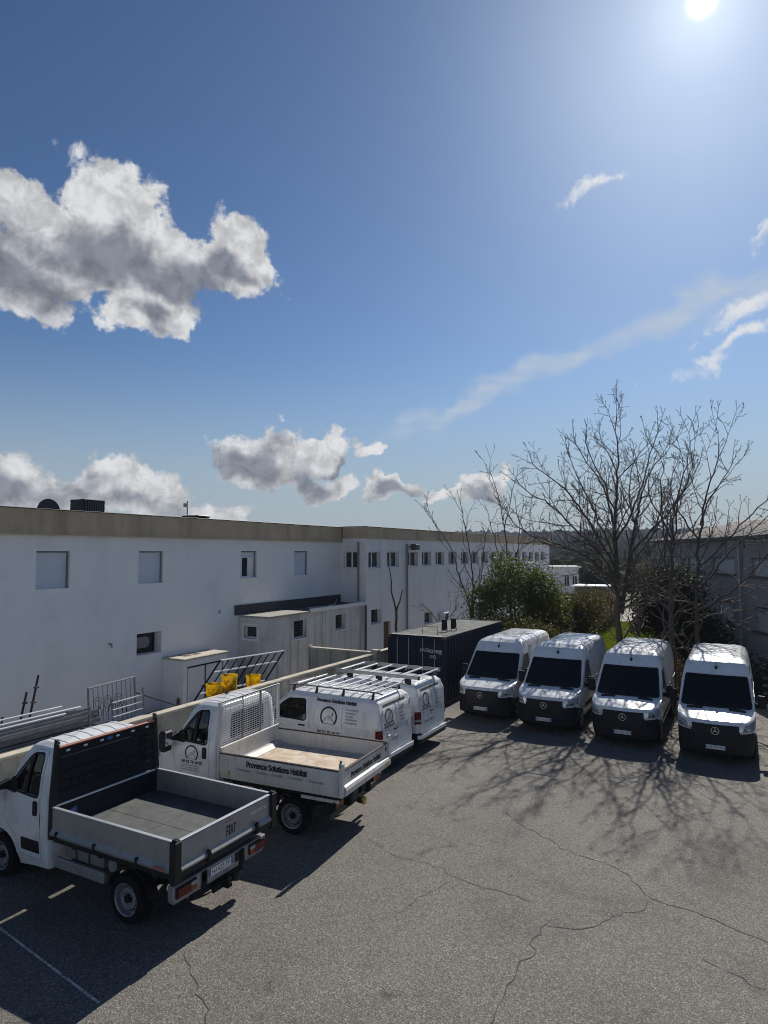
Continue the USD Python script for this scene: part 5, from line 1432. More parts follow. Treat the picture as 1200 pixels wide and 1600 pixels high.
        for xx in (.45, 1.35, 2.3):
            for s in (1, -1):
                part(rk, 'foot', [cbx(xx - .09, s * .72 - .04, 1.79, xx + .09, s * .72 + .04, 1.943, .01)], 'black_plastic')
        part(rk, 'end_cap', [cbx(.09, yw - .025, z - .05, .119, yw + .025, z + .055, .004), cbx(.09, -yw - .025, z - .05, .119, -yw + .025, z + .055, .004)], 'black_plastic')
    part(t, 'antenna', [cyl((2.72, .0, 1.85), (2.5, 0, 2.05), .008, n=6)], 'black_plastic')
    return t


add_small_van('small white lettered van with low roof ladder rack beside the tipper truck', 14.88, 'low', 'FS 218 KB')
add_small_van('small white lettered van with raised aluminium roof rack beside the blue container', 17.02, 'high', 'GA 514 NH')

# ------------------------------------------------------------------ tall white panel vans
PV_HALF = [(0, .24), (.86, .24), (.95, .45), (1.0, .8), (1.005, 1.2), (.97, 1.65), (.915, 2.1), (.86, 2.38), (.79, 2.5), (.66, 2.575), (.4, 2.61), (0, 2.62)]
PV_FRONT = mirror_poly(PV_HALF, 0)
PV_SIDE = rnd(P((.0, .26), (.03, .48), (.01, .8), (-.04, 1.06), (-.11, 1.13), (-.5, 1.235), (-.90, 1.33), (-.98, 1.38), (-1.74, 2.08), (-1.82, 2.15), (-1.98, 2.32), (-2.16, 2.46), (-2.42, 2.56), (-2.9, 2.61), (-4.2, 2.63), (-5.55, 2.60), (-5.72, 2.55), (-5.80, 2.4), (-5.92, 1.6), (-5.93, .4), (-5.6, .3), (-.5, .24)), .04)
PV_PLAN = mirror_poly([(-5.95, 0), (-5.95, .88), (-5.86, .95), (-5.4, .99), (-1.2, 1.02), (-.6, 1.01), (-.3, .96), (-.12, .86), (-.02, .68), (.04, .4), (.05, 0)], 1)


def pv_bow(v):
    v = np.array(v)
    t = np.clip((v[:, 0] + 2.6) / 1.6, 0, 1)
    v[:, 0] -= .17 * (v[:, 1]) ** 2 * t * t * (3 - 2 * t)
    return v


def make_panel_van():
    B = body(PV_SIDE, PV_FRONT, PV_PLAN, pv_bow)
    ax = (-1.02, -4.7)
    arches = [cyl((x, -1.3, .35), (x, 1.3, .35), .43, n=28) - bx(x - .6, -.62, -.2, x + .6, .62, 1.0) for x in ax]
    S = B - arches[0] - arches[1]
    inner = body(PV_SIDE, PV_FRONT, PV_PLAN, pv_bow, inset=.05) ^ bx(-3.0, -1, .8, -.8, 1, 2.5)
    ws = rnd(P((-.93, 1.35), (.93, 1.35), (.83, 2.12), (-.83, 2.12)), .05)
    wsP = ext(ws, -2.2, -.6, 'x')
    win = rnd(P((-2.62, 1.42), (-1.58, 1.36), (-1.56, 1.45), (-1.98, 1.98), (-2.08, 2.04), (-2.6, 2.04)), .05)
    door = rnd(P((-2.72, .4), (-1.52, .42), (-1.4, .7), (-1.32, 1.0), (-1.34, 1.36), (-1.96, 2.12), (-2.7, 2.14)), .05)
    slide = rnd(P((-4.05, .42), (-2.8, .42), (-2.8, 2.3), (-4.05, 2.3)), .05)
    holes = wsP
    for s in (1, -1):
        holes += _ey(win, *((.5, 1.3) if s > 0 else (-1.3, -.5)))
    shell = S - inner - holes
    G = {}
    front_dark = ext(Polygon([(-1.1, .2), (1.1, .2), (1.1, .70), (.98, .80), (.93, .86), (.62, .85), (.58, 1.05), (-.58, 1.05), (-.62, .85), (-.93, .86), (-.98, .80), (-1.1, .70)]), -.75, .5, 'x')
    for s in (1, -1):
        yr = (.5, 1.3) if s > 0 else (-1.3, -.5)
        for q in (door, slide):
            shell -= (S - S.translate((0, -s * .008, 0))) ^ _ey(q.buffer(.007).difference(q.buffer(-.007)), *yr)
        out = S.translate((0, s * .004, 0)) - S
        g = {}
        g['door'] = (S.translate((0, s * .002, 0)) - S) ^ _ey(door.buffer(-.007).difference(win), *yr)
        g['slide'] = (S.translate((0, s * .002, 0)) - S) ^ _ey(slide.buffer(-.007), *yr)
        g['window'] = (S.translate((0, -s * .018, 0)) - S.translate((0, -s * .024, 0))) ^ _ey(win, *yr)
        g['seal'] = out ^ _ey(win.buffer(.03).difference(win.buffer(-.004)), *yr)
        g['handle'] = (S.translate((0, s * .018, 0)) - S) ^ _ey(rrect(-2.62, 1.18, -2.42, 1.215, .012), *yr)
        g['mould'] = (S.translate((0, s * .012, 0)) - S) ^ _ey(unary_union([sbox(-4.2, .62, -1.5, .78), sbox(-5.8, .62, -5.2, .78)]), *yr)
        g['rail'] = (S.translate((0, s * .012, 0)) - S) ^ _ey(rrect(-5.7, 1.36, -2.8, 1.40, .01), *yr)
        hl = P((s * .59, .87), (s * .92, .90), (s * .975, .94), (s * .975, 1.16), (s * .82, 1.10), (s * .59, 1.03))
        g['head'] = (S.translate((.008, s * .006, .004)) - S) ^ ext(hl, -.7, .5, 'x')
        g['head_inner'] = (S.translate((.011, s * .008, .006)) - S) ^ (ext(affinity.scale(Point(s * .70, .945).buffer(.04), 1.2, 1), -.7, .5, 'x') + ext(affinity.scale(Point(s * .84, .975).buffer(.04), 1.2, 1), -.7, .5, 'x'))
        g['vent'] = (S.translate((.009, 0, .014)) - S) ^ bx(-.93, min(s * .34, s * .76), 1.1, -.80, max(s * .34, s * .76), 1.6)
        G[s] = g
    G['shell'] = shell
    G['bumper'] = ((S.translate((.010, 0, 0)) - S) ^ front_dark)
    for s in (1, -1):
        G['bumper'] = G['bumper'] + ((S.translate((.002, s * .008, 0)) - S) ^ (_ey(Polygon([(-.62, .2), (.3, .2), (.3, .8), (-.3, .80), (-.58, .62)]), *((.5, 1.3) if s > 0 else (-1.3, -.5)))))
    gr = P((-.57, 1.04), (.57, 1.04), (.52, .62), (-.52, .62))
    G['grille'] = (S.translate((.022, 0, 0)) - S.translate((.008, 0, 0))) ^ ext(gr.difference(unary_union([sbox(-.5 + .0, z, .5, z + .035) for z in (.66, .73, .80, .87, .94, 1.0)])), -.4, .5, 'x')
    G['screen'] = (S.translate((-.01, 0, -.01)) - S.translate((-.018, 0, -.018))) ^ wsP
    G['seal'] = (S.translate((.004, 0, .004)) - S) ^ ext(ws.buffer(.012).difference(ws.buffer(-.03)), -2.2, -.5, 'x')
    G['hood'] = (S.translate((0, 0, -.008)) - S.translate((0, 0, -.016)))
    hoodp = rnd(P((-.12, -.62), (-.12, .62), (-.6, .84), (-.80, .86), (-.80, -.86), (-.6, -.84)), .04)
    shellh = (S - S.translate((-.006, 0, -.008))) ^ ext(hoodp.buffer(.006).difference(hoodp.buffer(-.006)), 1.0, 1.5, 'z')
    G['shell'] = G['shell'] - shellh
    G['bonnet'] = (S.translate((.0015, 0, .0025)) - S) ^ ext(hoodp.buffer(-.006), 1.0, 1.5, 'z')
    G['roofribs'] = (S.translate((0, 0, .010)) - S) ^ m3.Manifold.batch_boolean([bx(x - .03, -.62, 2.3, x + .03, .62, 3) for x in np.arange(-5.4, -2.6, .42)], m3.OpType.Add)
    G['sideribs'] = m3.Manifold.batch_boolean([(S.translate((0, s * .008, 0)) - S) ^ _ey(sbox(x - .02, .9, x + .02, 2.36), *((.5, 1.3) if s > 0 else (-1.3, -.5))) for x in (-4.15, -4.7, -5.25) for s in (1, -1)], m3.OpType.Add)
    G['liner'] = m3.Manifold.batch_boolean([cyl((x, s * .60, .35), (x, s * .62, .35), .45, n=20) for x in ax for s in (1, -1)], m3.OpType.Add)
    return G


PVG = make_panel_van()


def star(r):
    ring = Point(0, 0).buffer(r, quad_segs=14).difference(Point(0, 0).buffer(r * .86, quad_segs=14))
    arms = []
    for k in range(3):
        a = math.radians(90 + 120 * k)
        tip = (r * .93 * math.cos(a), r * .93 * math.sin(a))
        l, q = (r * .16 * math.cos(a + PI / 3), r * .16 * math.sin(a + PI / 3)), (r * .16 * math.cos(a - PI / 3), r * .16 * math.sin(a - PI / 3))
        arms.append(Polygon([(0, 0), l, tip, q]))
    return unary_union([ring] + arms)


def add_panel_van(label, x, y, rot, scale, plate):
    path = thing('panel_van', label, 'van', (x, y, 0), rot, 'tall white panel vans in a row')
    UsdGeom.Xformable(stage.GetPrimAtPath(path)).AddScaleOp().Set(Gf.Vec3f(scale, scale, scale))
    t = path
    b = part(t, 'body', [PVG['shell']], 'white_paint', smooth=30)
    part(b, 'roof_rib', [PVG['roofribs']], 'white_paint', smooth=30)
    part(b, 'side_rib', [PVG['sideribs']], 'white_paint', smooth=30)
    for m_ in PVG['liner'].decompose():
        part(b, 'wheel_arch_liner', [m_], 'chassis')
    part(b, 'underbody', [bx(-5.6, -.85, .22, -.4, .85, .28)], 'chassis')
    part(t, 'bonnet', [PVG['bonnet']], 'white_paint', smooth=30)
    for s in (1, -1):
        g = PVG[s]
        d = part(t, 'front_door', [g['door']], 'white_paint', smooth=30)
        part(d, 'window', [g['window']], 'tinted_glass', smooth=30)
        part(d, 'window_seal', [g['seal']], 'black_plastic')
        part(d, 'handle', [g['handle']], 'black_plastic')
        d = part(t, 'side_door', [g['slide']], 'white_paint', smooth=30)
        part(d, 'slide_rail', [g['rail']], 'alu_bright')
        part(t, 'side_moulding', [g['mould']], 'black_plastic', smooth=30)
        h = part(t, 'headlight', [g['head']], 'headlamp', smooth=30)
        part(h, 'lamp_lens', [g['head_inner']], 'chrome', smooth=30)
        part(t, 'air_vent', [g['vent']], 'black_plastic')
        m = part(t, 'mirror', [m3.Manifold.batch_hull([cbx(-1.62, s * 1.18 - .11, 1.28, -1.5, s * 1.18 + .11, 1.66, .03), cbx(-1.55, s * 1.18 - .09, 1.30, -1.42, s * 1.18 + .09, 1.6, .04)])], 'black_plastic')
        part(m, 'arm', [m3.Manifold.batch_hull([cbx(-1.6, min(s * .95, s * 1.1), 1.32, -1.5, max(s * .95, s * 1.1), 1.4, .01), cbx(-1.62, min(s * .95, s * 1.0), 1.3, -1.46, max(s * .95, s * 1.0), 1.46, .01)])], 'black_plastic')
        for xx in (-1.02, -4.7):
            wheel(t, xx, s, .985, .345, .22, 'steel')
    bp = part(t, 'front_bumper', [PVG['bumper']], 'black_plastic', smooth=30)
    g = part(t, 'grille', [PVG['grille']], 'black_paint')
    part(g, 'emblem', [place(cat(flat(star(.105), .018)), (.045, 0, .90), **FRONT)], 'chrome')
    w = part(t, 'windscreen', [PVG['screen']], 'tinted_glass', smooth=30)
    part(w, 'seal', [PVG['seal']], 'black_plastic')
    part(w, 'wiper', [cat(tube([(-1.04, .5, 1.40), (-1.09, .1, 1.44), (-1.05, -.3, 1.42)], .012, 5)), cat(tube([(-1.04, -.2, 1.40), (-1.14, -.5, 1.45), (-1.26, -.78, 1.51)], .012, 5))], 'black_plastic')
    part(w, 'sticker', [cbx(-1.36, -.76, 1.56, -1.34, -.71, 1.61, .002)], 'pvc_white')
    part(t, 'roof_aerial', [m3.Manifold.batch_hull([m3.Manifold.sphere(.045, 14).translate((-1.99, 0, 2.335)), m3.Manifold.sphere(.03, 14).translate((-1.96, 0, 2.27))]), cyl((-2.0, 0, 2.36), (-2.25, 0, 2.62), .008, n=6)], 'black_plastic')
    i = part(t, 'dashboard', [m3.Manifold.batch_hull([cbx(-1.35, -.85, .95, -1.0, .85, 1.32, .04), cbx(-1.7, -.85, .95, -1.3, .85, 1.25, .04)])], 'interior')
    part(i, 'steering_wheel', [m3.Manifold.revolve(m3.CrossSection.circle(.016, 8).translate((.19, 0)), 20).rotate((0, 55, 0)).translate((-1.82, .42, 1.34))], 'interior')
    part(i, 'bulkhead', [bx(-2.98, -.9, .85, -2.95, .9, 2.3)], 'interior')
    for yy in (.44, -.12, -.52):
        st = part(t, 'seat', [cbx(-2.55, yy - .22, .85, -2.1, yy + .22, 1.05, .04)], 'seat_fabric')
        part(st, 'backrest', [cbx(-2.72, yy - .22, 1.05, -2.55, yy + .22, 1.62, .04)], 'seat_fabric')
        part(st, 'headrest', [cbx(-2.72, yy - .12, 1.64, -2.62, yy + .12, 1.82, .03)], 'seat_fabric')
    number_plate(t, (.052, 0, .455), (0, 1, 0), (0, 0, 1), plate)
    return t


PVS = .925
add_panel_van('tall white panel van next to the blue container, leftmost of four', -7.48, 20.25, -90, PVS, 'GP 406 RM')
add_panel_van('tall white panel van second from the blue container, fully lit bonnet', -5.35, 19.85, -90, PVS, 'GP 420 QM')
add_panel_van('tall white panel van parked just left of the ivy covered tree trunk', -3.06, 19.5, -90, PVS, 'GP 483 QP')
add_panel_van('tall white panel van right of the ivy covered trunk, nearest of four', -.75, 19.15, -90, PVS, 'GN 939 DL')

# ------------------------------------------------------------------ blue shipping container
CX, CY0, CW, CLN, CHT = -10.38, 21.5, 2.27, 6.2, 2.41
ct = thing('shipping_container', 'dark blue corrugated shipping container with pale worn roof, behind the small vans', 'container', (CX, CY0, 0))
hw_ = CW / 2
for sx in (1, -1):
    for sy in (0, 1):
        part(ct, 'corner_post', [cbx(sx * hw_ - (.12 if sx > 0 else 0), sy * (CLN - .12), .0, sx * hw_ + (0 if sx > 0 else .12), sy * (CLN - .12) + .12, CHT - .12, .01)], 'container_blue')
for sx in (1, -1):
    for sy in (0, 1):
        part(ct, 'corner_casting', [cbx(sx * hw_ - (.14 if sx > 0 else -.0), sy * (CLN - .16), CHT - .118, sx * hw_ + (0 if sx > 0 else .14), sy * (CLN - .16) + .16, CHT - .003, .012)], 'rust')
part(ct, 'top_rail', [bx(sx * hw_ - (.06 if sx > 0 else 0), .16, CHT - .09, sx * hw_ + (0 if sx > 0 else .06), CLN - .16, CHT - .01) for sx in (1, -1)] + [bx(-hw_ + .14, y, CHT - .12, hw_ - .14, y + .08, CHT - .01) for y in (0.0, CLN - .08)], 'container_blue')
part(ct, 'bottom_rail', [bx(sx * hw_ - (.06 if sx > 0 else 0), .12, .02, sx * hw_ + (0 if sx > 0 else .06), CLN - .12, .16) for sx in (1, -1)] + [bx(-hw_ + .12, y, .02, hw_ - .12, y + .08, .16) for y in (0.0, CLN - .08)], 'container_blue')


def corr(n, L0, L1):
    p = []
    pitch = (L1 - L0) / n
    for k in range(n):
        a = L0 + k * pitch
        p += [(a, 0), (a + .26 * pitch, 0), (a + .5 * pitch, -.036), (a + .76 * pitch, -.036)]
    p.append((L1, 0))
    return np.array(p)


for s in (1, -1):
    c = corr(22, .12, CLN - .12)
    x = s * (hw_ - .012) + s * c[:, 1]
    v = np.vstack([np.c_[x, c[:, 0], np.full(len(c), .16)], np.c_[x, c[:, 0], np.full(len(c), CHT - .09)]])
    k, m = np.arange(len(c) - 1), len(c)
    part(ct, 'side_wall', [(v, np.vstack([np.stack([k, k + 1, m + k + 1], 1), np.stack([k, m + k + 1, m + k], 1)]))], 'container_blue')
c = corr(26, .16, CLN - .16)
v = np.vstack([np.c_[np.full(len(c), -hw_ + .06), c[:, 0], CHT - .02 + c[:, 1] * .6], np.c_[np.full(len(c), hw_ - .06), c[:, 0], CHT - .02 + c[:, 1] * .6]])
k, m = np.arange(len(c) - 1), len(c)
part(ct, 'roof', [(v, np.vstack([np.stack([k, m + k + 1, k + 1], 1), np.stack([k, m + k, m + k + 1], 1)])), bx(-hw_ + .06, .0, CHT - .009, hw_ - .06, .3, CHT - .003)], 'container_roof')
part(ct, 'end_wall', [bx(-hw_ + .12, CLN - .06, .16, hw_ - .12, CLN - .03, CHT - .12)], 'container_blue')
for i_, (a, b) in enumerate(((-hw_ + .13, -.01), (.01, hw_ - .13))):
    d = part(ct, 'door', [cbx(a, .02, .17, b, .07, CHT - .125, .01), cbx(a + .05, .005, 1.62, b - .05, .02, 2.2, .01), cbx(a + .05, .005, .98, b - .05, .02, 1.56, .01), cbx(a + .05, .005, .3, b - .05, .02, .92, .01)], 'container_blue')
    for q in (.28, .74):
        xx = a + (b - a) * q
        part(d, 'locking_bar', [cyl((xx, -.03, .1), (xx, -.03, CHT - .1), .019, n=8)], 'galv')
        part(d, 'bar_bracket', [cbx(xx - .05, -.045, z, xx + .05, .018, z + .05, .006) for z in (.3, .8, 1.3, 1.8, 2.2)], 'container_blue')
        part(d, 'lever', [cbx(xx - .02, -.06, .95, xx + .26, -.045, .985, .004)], 'galv')
    if i_ == 1:
        o = dict(ex=(1, 0, 0), ey=(0, 0, 1))
        for s_, h_, x_, z_ in (('UACU', .11, .17, 1.86), ('034809', .11, .52, 1.83), ('22G1', .09, .54, 1.65)):
            part(d, 'container_number', [place(text(s_, h_, .8, True), (x_, .004, z_), **o)], 'container_mark')
        part(d, 'check_digit', [place(cat(flat(sbox(0, -.02, .07, .13).difference(sbox(.012, -.008, .058, .118)), .002)), (.93, .004, 1.81), **o)], 'container_mark')
        part(d, 'weight_table', [place(text(t_, .05, .9, True), (x_, .004, z_), **o) for t_, x_, z_ in (('MAX', .12, 1.2), ('GROSS', .3, 1.2), ('30480 KG', .54, 1.2), ('67200 LB', .54, 1.1), ('TARE', .12, 1.0), ('2200 KG', .54, 1.0), ('4850 LB', .54, .9))], 'container_mark')
    else:
        part(d, 'oval_plate', [place(cat(flat(affinity.scale(Point(0, 0).buffer(.055, quad_segs=8), 1.9, 1), .003)), (-.45, .003, 1.18), (1, 0, 0), (0, 0, 1))], 'container_mark')

for i_, (xx, yy, lab) in enumerate(((-9.95, 23.1, 'black folded metal seat standing on the container roof, front one'), (-9.85, 23.75, 'black folded metal seat standing on the container roof, rear one'))):
    ch = thing('folded_seat', lab, 'seat', (xx, yy, CHT + .015), 25)
    UsdGeom.Xformable(stage.GetPrimAtPath(ch)).AddScaleOp().Set(Gf.Vec3f(.55, .55, .62))
    part(ch, 'backrest', [m3.Manifold.batch_hull([cbx(-.2, -.02, .08, .2, .02, .14, .01), cbx(-.18, .12, .58, .18, .16, .64, .01)])], 'black_paint')
    part(ch, 'seat_pan', [cbx(-.2, -.42, .06, .2, -.021, .10, .01)], 'black_paint')
    part(ch, 'foot', [bx(-.2, -.4, -.04, -.17, -.02, .059), bx(.17, -.4, -.04, .2, -.02, .059)], 'dark_steel')
hp_ = thing('wire_hoop', 'small thin rectangular metal hoop standing at the front of the container roof', 'metal hoop', (-10.05, 22.0, CHT - .01))
part(hp_, 'hoop', [cat(tube([(-.3, 0, 0), (-.3, 0, .28), (.3, 0, .28), (.3, 0, 0)], .014, 5))], 'rust')

HAZE = 0.0003
# ------------------------------------------------------------------ trees and plants
VR = np.array([math.cos(math.radians(YAW)), math.sin(math.radians(YAW)), 0.0])     # across and along, used only to lay out limbs in metres
VF = np.array([-VR[1], VR[0], 0.0])
UPV = np.array([0, 0, 1.0])


TALL = 1.0


class Grower:
    def __init__(self, seed, maxlev=4, up=0.5, rmin=0.0078, dens=1.0, wig=0.16):
        self.r = np.random.default_rng(seed)
        self.maxlev, self.up, self.rmin, self.dens, self.wig = maxlev, up, rmin, dens, wig
        self.out = {}

    def add(self, pts, rad, lev):
        self.out.setdefault(lev, []).append(tube(pts, rad, 8 if lev == 0 else 6 if lev == 1 else 4 if lev == 2 else 3, cap=lev < 2))

    def limb(self, pts, r0, r1, lev, kids=True):
        """A limb through given points, smoothed, then its side shoots."""
        p = np.array(pts, float)
        s = np.r_[0, np.cumsum(np.linalg.norm(np.diff(p, axis=0), axis=1))]
        n = max(5, int(s[-1] / .28))
        q = np.linspace(0, s[-1], n)
        from scipy.interpolate import PchipInterpolator
        pp = np.stack([PchipInterpolator(s, p[:, k])(q) for k in range(3)], 1)
        pp[1:-1] += self.r.normal(0, .025, (n - 2, 3))
        rad = r0 + (r1 - r0) * (q / s[-1]) ** 0.8
        self.add(pp, rad, lev)
        if kids:
            self.shoots(pp, rad, s[-1], lev)

    def shoots(self, pp, rad, L, lev):
        if lev >= self.maxlev:
            return
        n = len(pp)
        per = {0: .72, 1: .42, 2: .23, 3: .14}[lev] / self.dens
        cnt = max(1, int(L * .86 / per))
        t = np.gradient(pp, axis=0)
        t /= np.linalg.norm(t, axis=1, keepdims=True) + 1e-9
        phi = self.r.uniform(0, 6)
        for k in range(cnt):
            f = .14 + .86 * (k + self.r.uniform(.1, .9)) / cnt
            i = min(n - 1, int(f * (n - 1)))
            phi += 2.4 + self.r.normal(0, .4)
            a = t[i]
            u = np.cross(a, [.3, .2, .9])
            u /= np.linalg.norm(u) + 1e-9
            w = np.cross(a, u)
            side = math.cos(phi) * u + math.sin(phi) * w
            ang = math.radians(self.r.uniform(32, 66))
            d = a * math.cos(ang) + side * math.sin(ang)
            l = L * (1 - .62 * f) * self.r.uniform(.28, .62) * (.9 if lev else .6)
            l = min(l, {0: 2.8, 1: 1.9, 2: .8, 3: .3}[lev])
            l = max(l, {0: 1.2, 1: .5, 2: .2, 3: .09}[lev])
            self.branch(pp[i], d, l, max(self.rmin * (1.6 if lev < 2 else 1.05 if lev < 3 else .75), min(rad[i] * .62, .012 + .014 * l)), lev + 1)
        # tip forks
        if lev < self.maxlev:
            for sgn in (1, -1):
                u = np.cross(t[-1], self.r.normal(0, 1, 3))
                u /= np.linalg.norm(u) + 1e-9
                self.branch(pp[-1], t[-1] + sgn * u * .45, {0: 1.2, 1: .7, 2: .25, 3: .1}[lev], max(self.rmin, rad[-1]), min(self.maxlev, lev + 1))

    def branch(self, p, d, L, r, lev):
        n = 5 if L > .8 else 4 if L > .3 else 3
        d = d / (np.linalg.norm(d) + 1e-9)
        pts = [p]
        st = L / (n - 1)
        for k in range(n - 1):
            d = d + UPV * self.up * st * (.55 if lev < 2 else .4) + self.r.normal(0, self.wig, 3) * min(1, st * 2.5)
            d /= np.linalg.norm(d) + 1e-9
            pts.append(pts[-1] + d * st)
        pts = np.array(pts)
        rad = np.linspace(r, max(self.rmin * .9, r * .45), n)
        self.add(pts, rad, lev)
        self.shoots(pts, rad, L, lev)


def build_bare(t, g, mats=('bark', 'bark', 'bark_twig')):
    if 0 in g.out:
        for m in g.out[0]:
            part(t, 'trunk', [m], mats[0], smooth=True)
    for m in g.out.get(1, []):
        part(t, 'limb', [m], mats[1], smooth=True)
    rest = [m for lev in sorted(g.out) if lev >= 2 for m in g.out[lev]]
    if rest:
        off, vs, fs = 0, [], []
        for v, f in rest:
            vs.append(v)
            fs.append(f + off)
            off += len(v)
        part(t, 'twigs', [(np.vstack(vs), np.vstack(fs))], mats[2], smooth=True)


def scr(base, D, lst, tall=1.0):
    """Limb points from (across, up, along) offsets in metres at the tree."""
    return [np.asarray(base, float) + VR * a + UPV * (b * (TALL if b > 3 else 1 - (1 - TALL) * b / 3)) + VF * c for a, b, c in lst]


TALL = 0.95
# main tree: offsets across/up/along in metres from the foot
B1 = np.array([-4.57, 28.8, 0.0])
t = thing('bare_tree', 'tallest bare multi stemmed tree with wide upswept crown behind the white vans', 'tree')
g = Grower(11, 4, .55, dens=1.2)
g.limb(scr(B1, 0, [(.02, 0, 0), (.0, 1.5, 0), (-.02, 3.0, 0), (-.03, 4.2, .02), (-.05, 5.2, .05), (-.07, 6.4, .1), (.0, 7.8, .1), (.05, 9.2, 0), (.08, 10.2, -.1), (.0, 11.0, 0)]), .165, .02, 0)
g.limb(scr(B1, 0, [(.08, 3.0, 0), (.3, 4.1, .1), (.52, 5.2, .2), (.8, 6.4, .35), (1.1, 7.6, .5), (1.45, 8.6, .7), (2.0, 9.7, .8)]), .115, .018, 0)
for pts, r0 in (
        ([(-.05, 4.9, 0), (-.5, 5.9, .3), (-1.1, 7.2, .6), (-1.9, 8.5, .8), (-2.8, 9.3, .9), (-3.3, 9.7, .9)], .07),
        ([(-.05, 4.4, 0), (-.9, 5.6, -.5), (-1.9, 6.5, -.9), (-3.0, 7.6, -1.2), (-4.0, 8.2, -1.3), (-4.3, 8.5, -1.3)], .065),
        ([(-.05, 4.0, 0), (-1.0, 5.3, .4), (-2.2, 6.0, .8), (-3.2, 6.35, 1.0), (-4.0, 6.9, 1.1), (-4.4, 7.5, 1.0)], .07),
        ([(-.05, 3.7, 0), (-.8, 4.9, -.4), (-1.9, 5.7, -.6), (-3.0, 6.0, -.7), (-3.9, 6.5, -.6), (-4.3, 7.3, -.6)], .06),
        ([(-.05, 5.6, 0), (-.4, 7.0, -.6), (-.9, 8.4, -1.1), (-1.6, 9.4, -1.3), (-2.1, 10.2, -1.4)], .06),
        ([(-.05, 5.2, 0), (-.3, 6.6, .9), (-.7, 8.2, 1.6), (-1.1, 9.4, 1.9), (-1.4, 10.3, 2.0)], .055),
        ([(.0, 6.2, .1), (.35, 7.4, -.8), (.6, 8.8, -1.5), (.75, 9.8, -1.8), (1.0, 10.6, -1.9)], .05),
        ([(.0, 7.4, 0), (-.4, 8.7, .3), (-.75, 9.6, .5), (-1.1, 10.6, .5)], .045),
        ([(.6, 5.6, .2), (1.3, 6.6, -.3), (2.0, 7.5, -.6), (2.6, 8.5, -.7), (2.9, 9.6, -.7)], .06),
        ([(.4, 4.6, .15), (1.1, 5.4, .8), (1.9, 6.3, 1.3), (2.6, 7.4, 1.5), (3.0, 8.6, 1.6)], .06),
        ([(.9, 7.0, .4), (1.0, 8.4, 1.2), (1.2, 9.2, 1.6), (1.5, 10.0, 1.7)], .045),
        ([(.02, 3.4, 0), (.5, 4.0, -.9), (.9, 5.0, -1.7), (1.1, 6.3, -2.3), (1.3, 7.6, -2.6)], .055)):
    g.limb(scr(B1, 0, pts), r0, .016, 1)
g.limb(scr(B1, 0, [(.6, 0, -.3), (.62, 1.3, -.3), (.75, 2.3, -.2), (1.0, 3.2, -.1), (1.2, 4.3, 0), (1.25, 5.4, 0)]), .09, .02, 1)
build_bare(t, g)

TALL = 0.94
B2 = np.array([-2.32, 25.4, 0.0])
t = thing('bare_tree', 'slender bare tree whose ivy covered foot shows between two white vans', 'tree')
g = Grower(23, 4, .6, dens=.85)
g.limb(scr(B2, 0, [(0, 0, 0), (.05, 1.8, 0), (.06, 3.4, 0), (.1, 5.2, 0), (.16, 6.4, 0), (.3, 7.4, .1), (.6, 8.4, .1), (.8, 9.0, .1)]), .12, .016, 0)
for pts, r0 in (([(.08, 4.6, 0), (-.35, 5.8, -.5), (-.5, 7.3, -.8), (-.6, 8.0, -.9), (-.5, 8.7, -1.0)], .045),
                ([(.1, 5.4, 0), (.5, 6.5, .5), (.8, 7.8, .9), (1.3, 8.3, 1.1), (1.6, 8.9, 1.2)], .045),
                ([(.05, 3.4, 0), (-.4, 4.2, .4), (-.9, 5.2, .8), (-1.1, 6.6, 1.0), (-1.4, 8.0, 1.1)], .05),
                ([(.15, 6.2, 0), (-.1, 7.4, .6), (-.3, 8.0, .9), (-.2, 8.7, 1.0)], .035),
                ([(.06, 2.6, 0), (-.25, 2.75, -.3), (-.4, 3.3, -.4), (-.35, 4.0, -.5)], .045),
                ([(.06, 3.2, 0), (.5, 3.7, -.3), (1.0, 3.8, -.5), (1.4, 3.5, -.6), (1.7, 3.3, -.6)], .035)):
    g.limb(scr(B2, 0, pts), r0, .014, 1)
g.limb(scr(B2, 0, [(-.25, 0, .25), (-.26, 1.6, .25), (-.2, 2.7, .2), (.2, 3.1, .1)]), .07, .03, 1, kids=False)
build_bare(t, g)

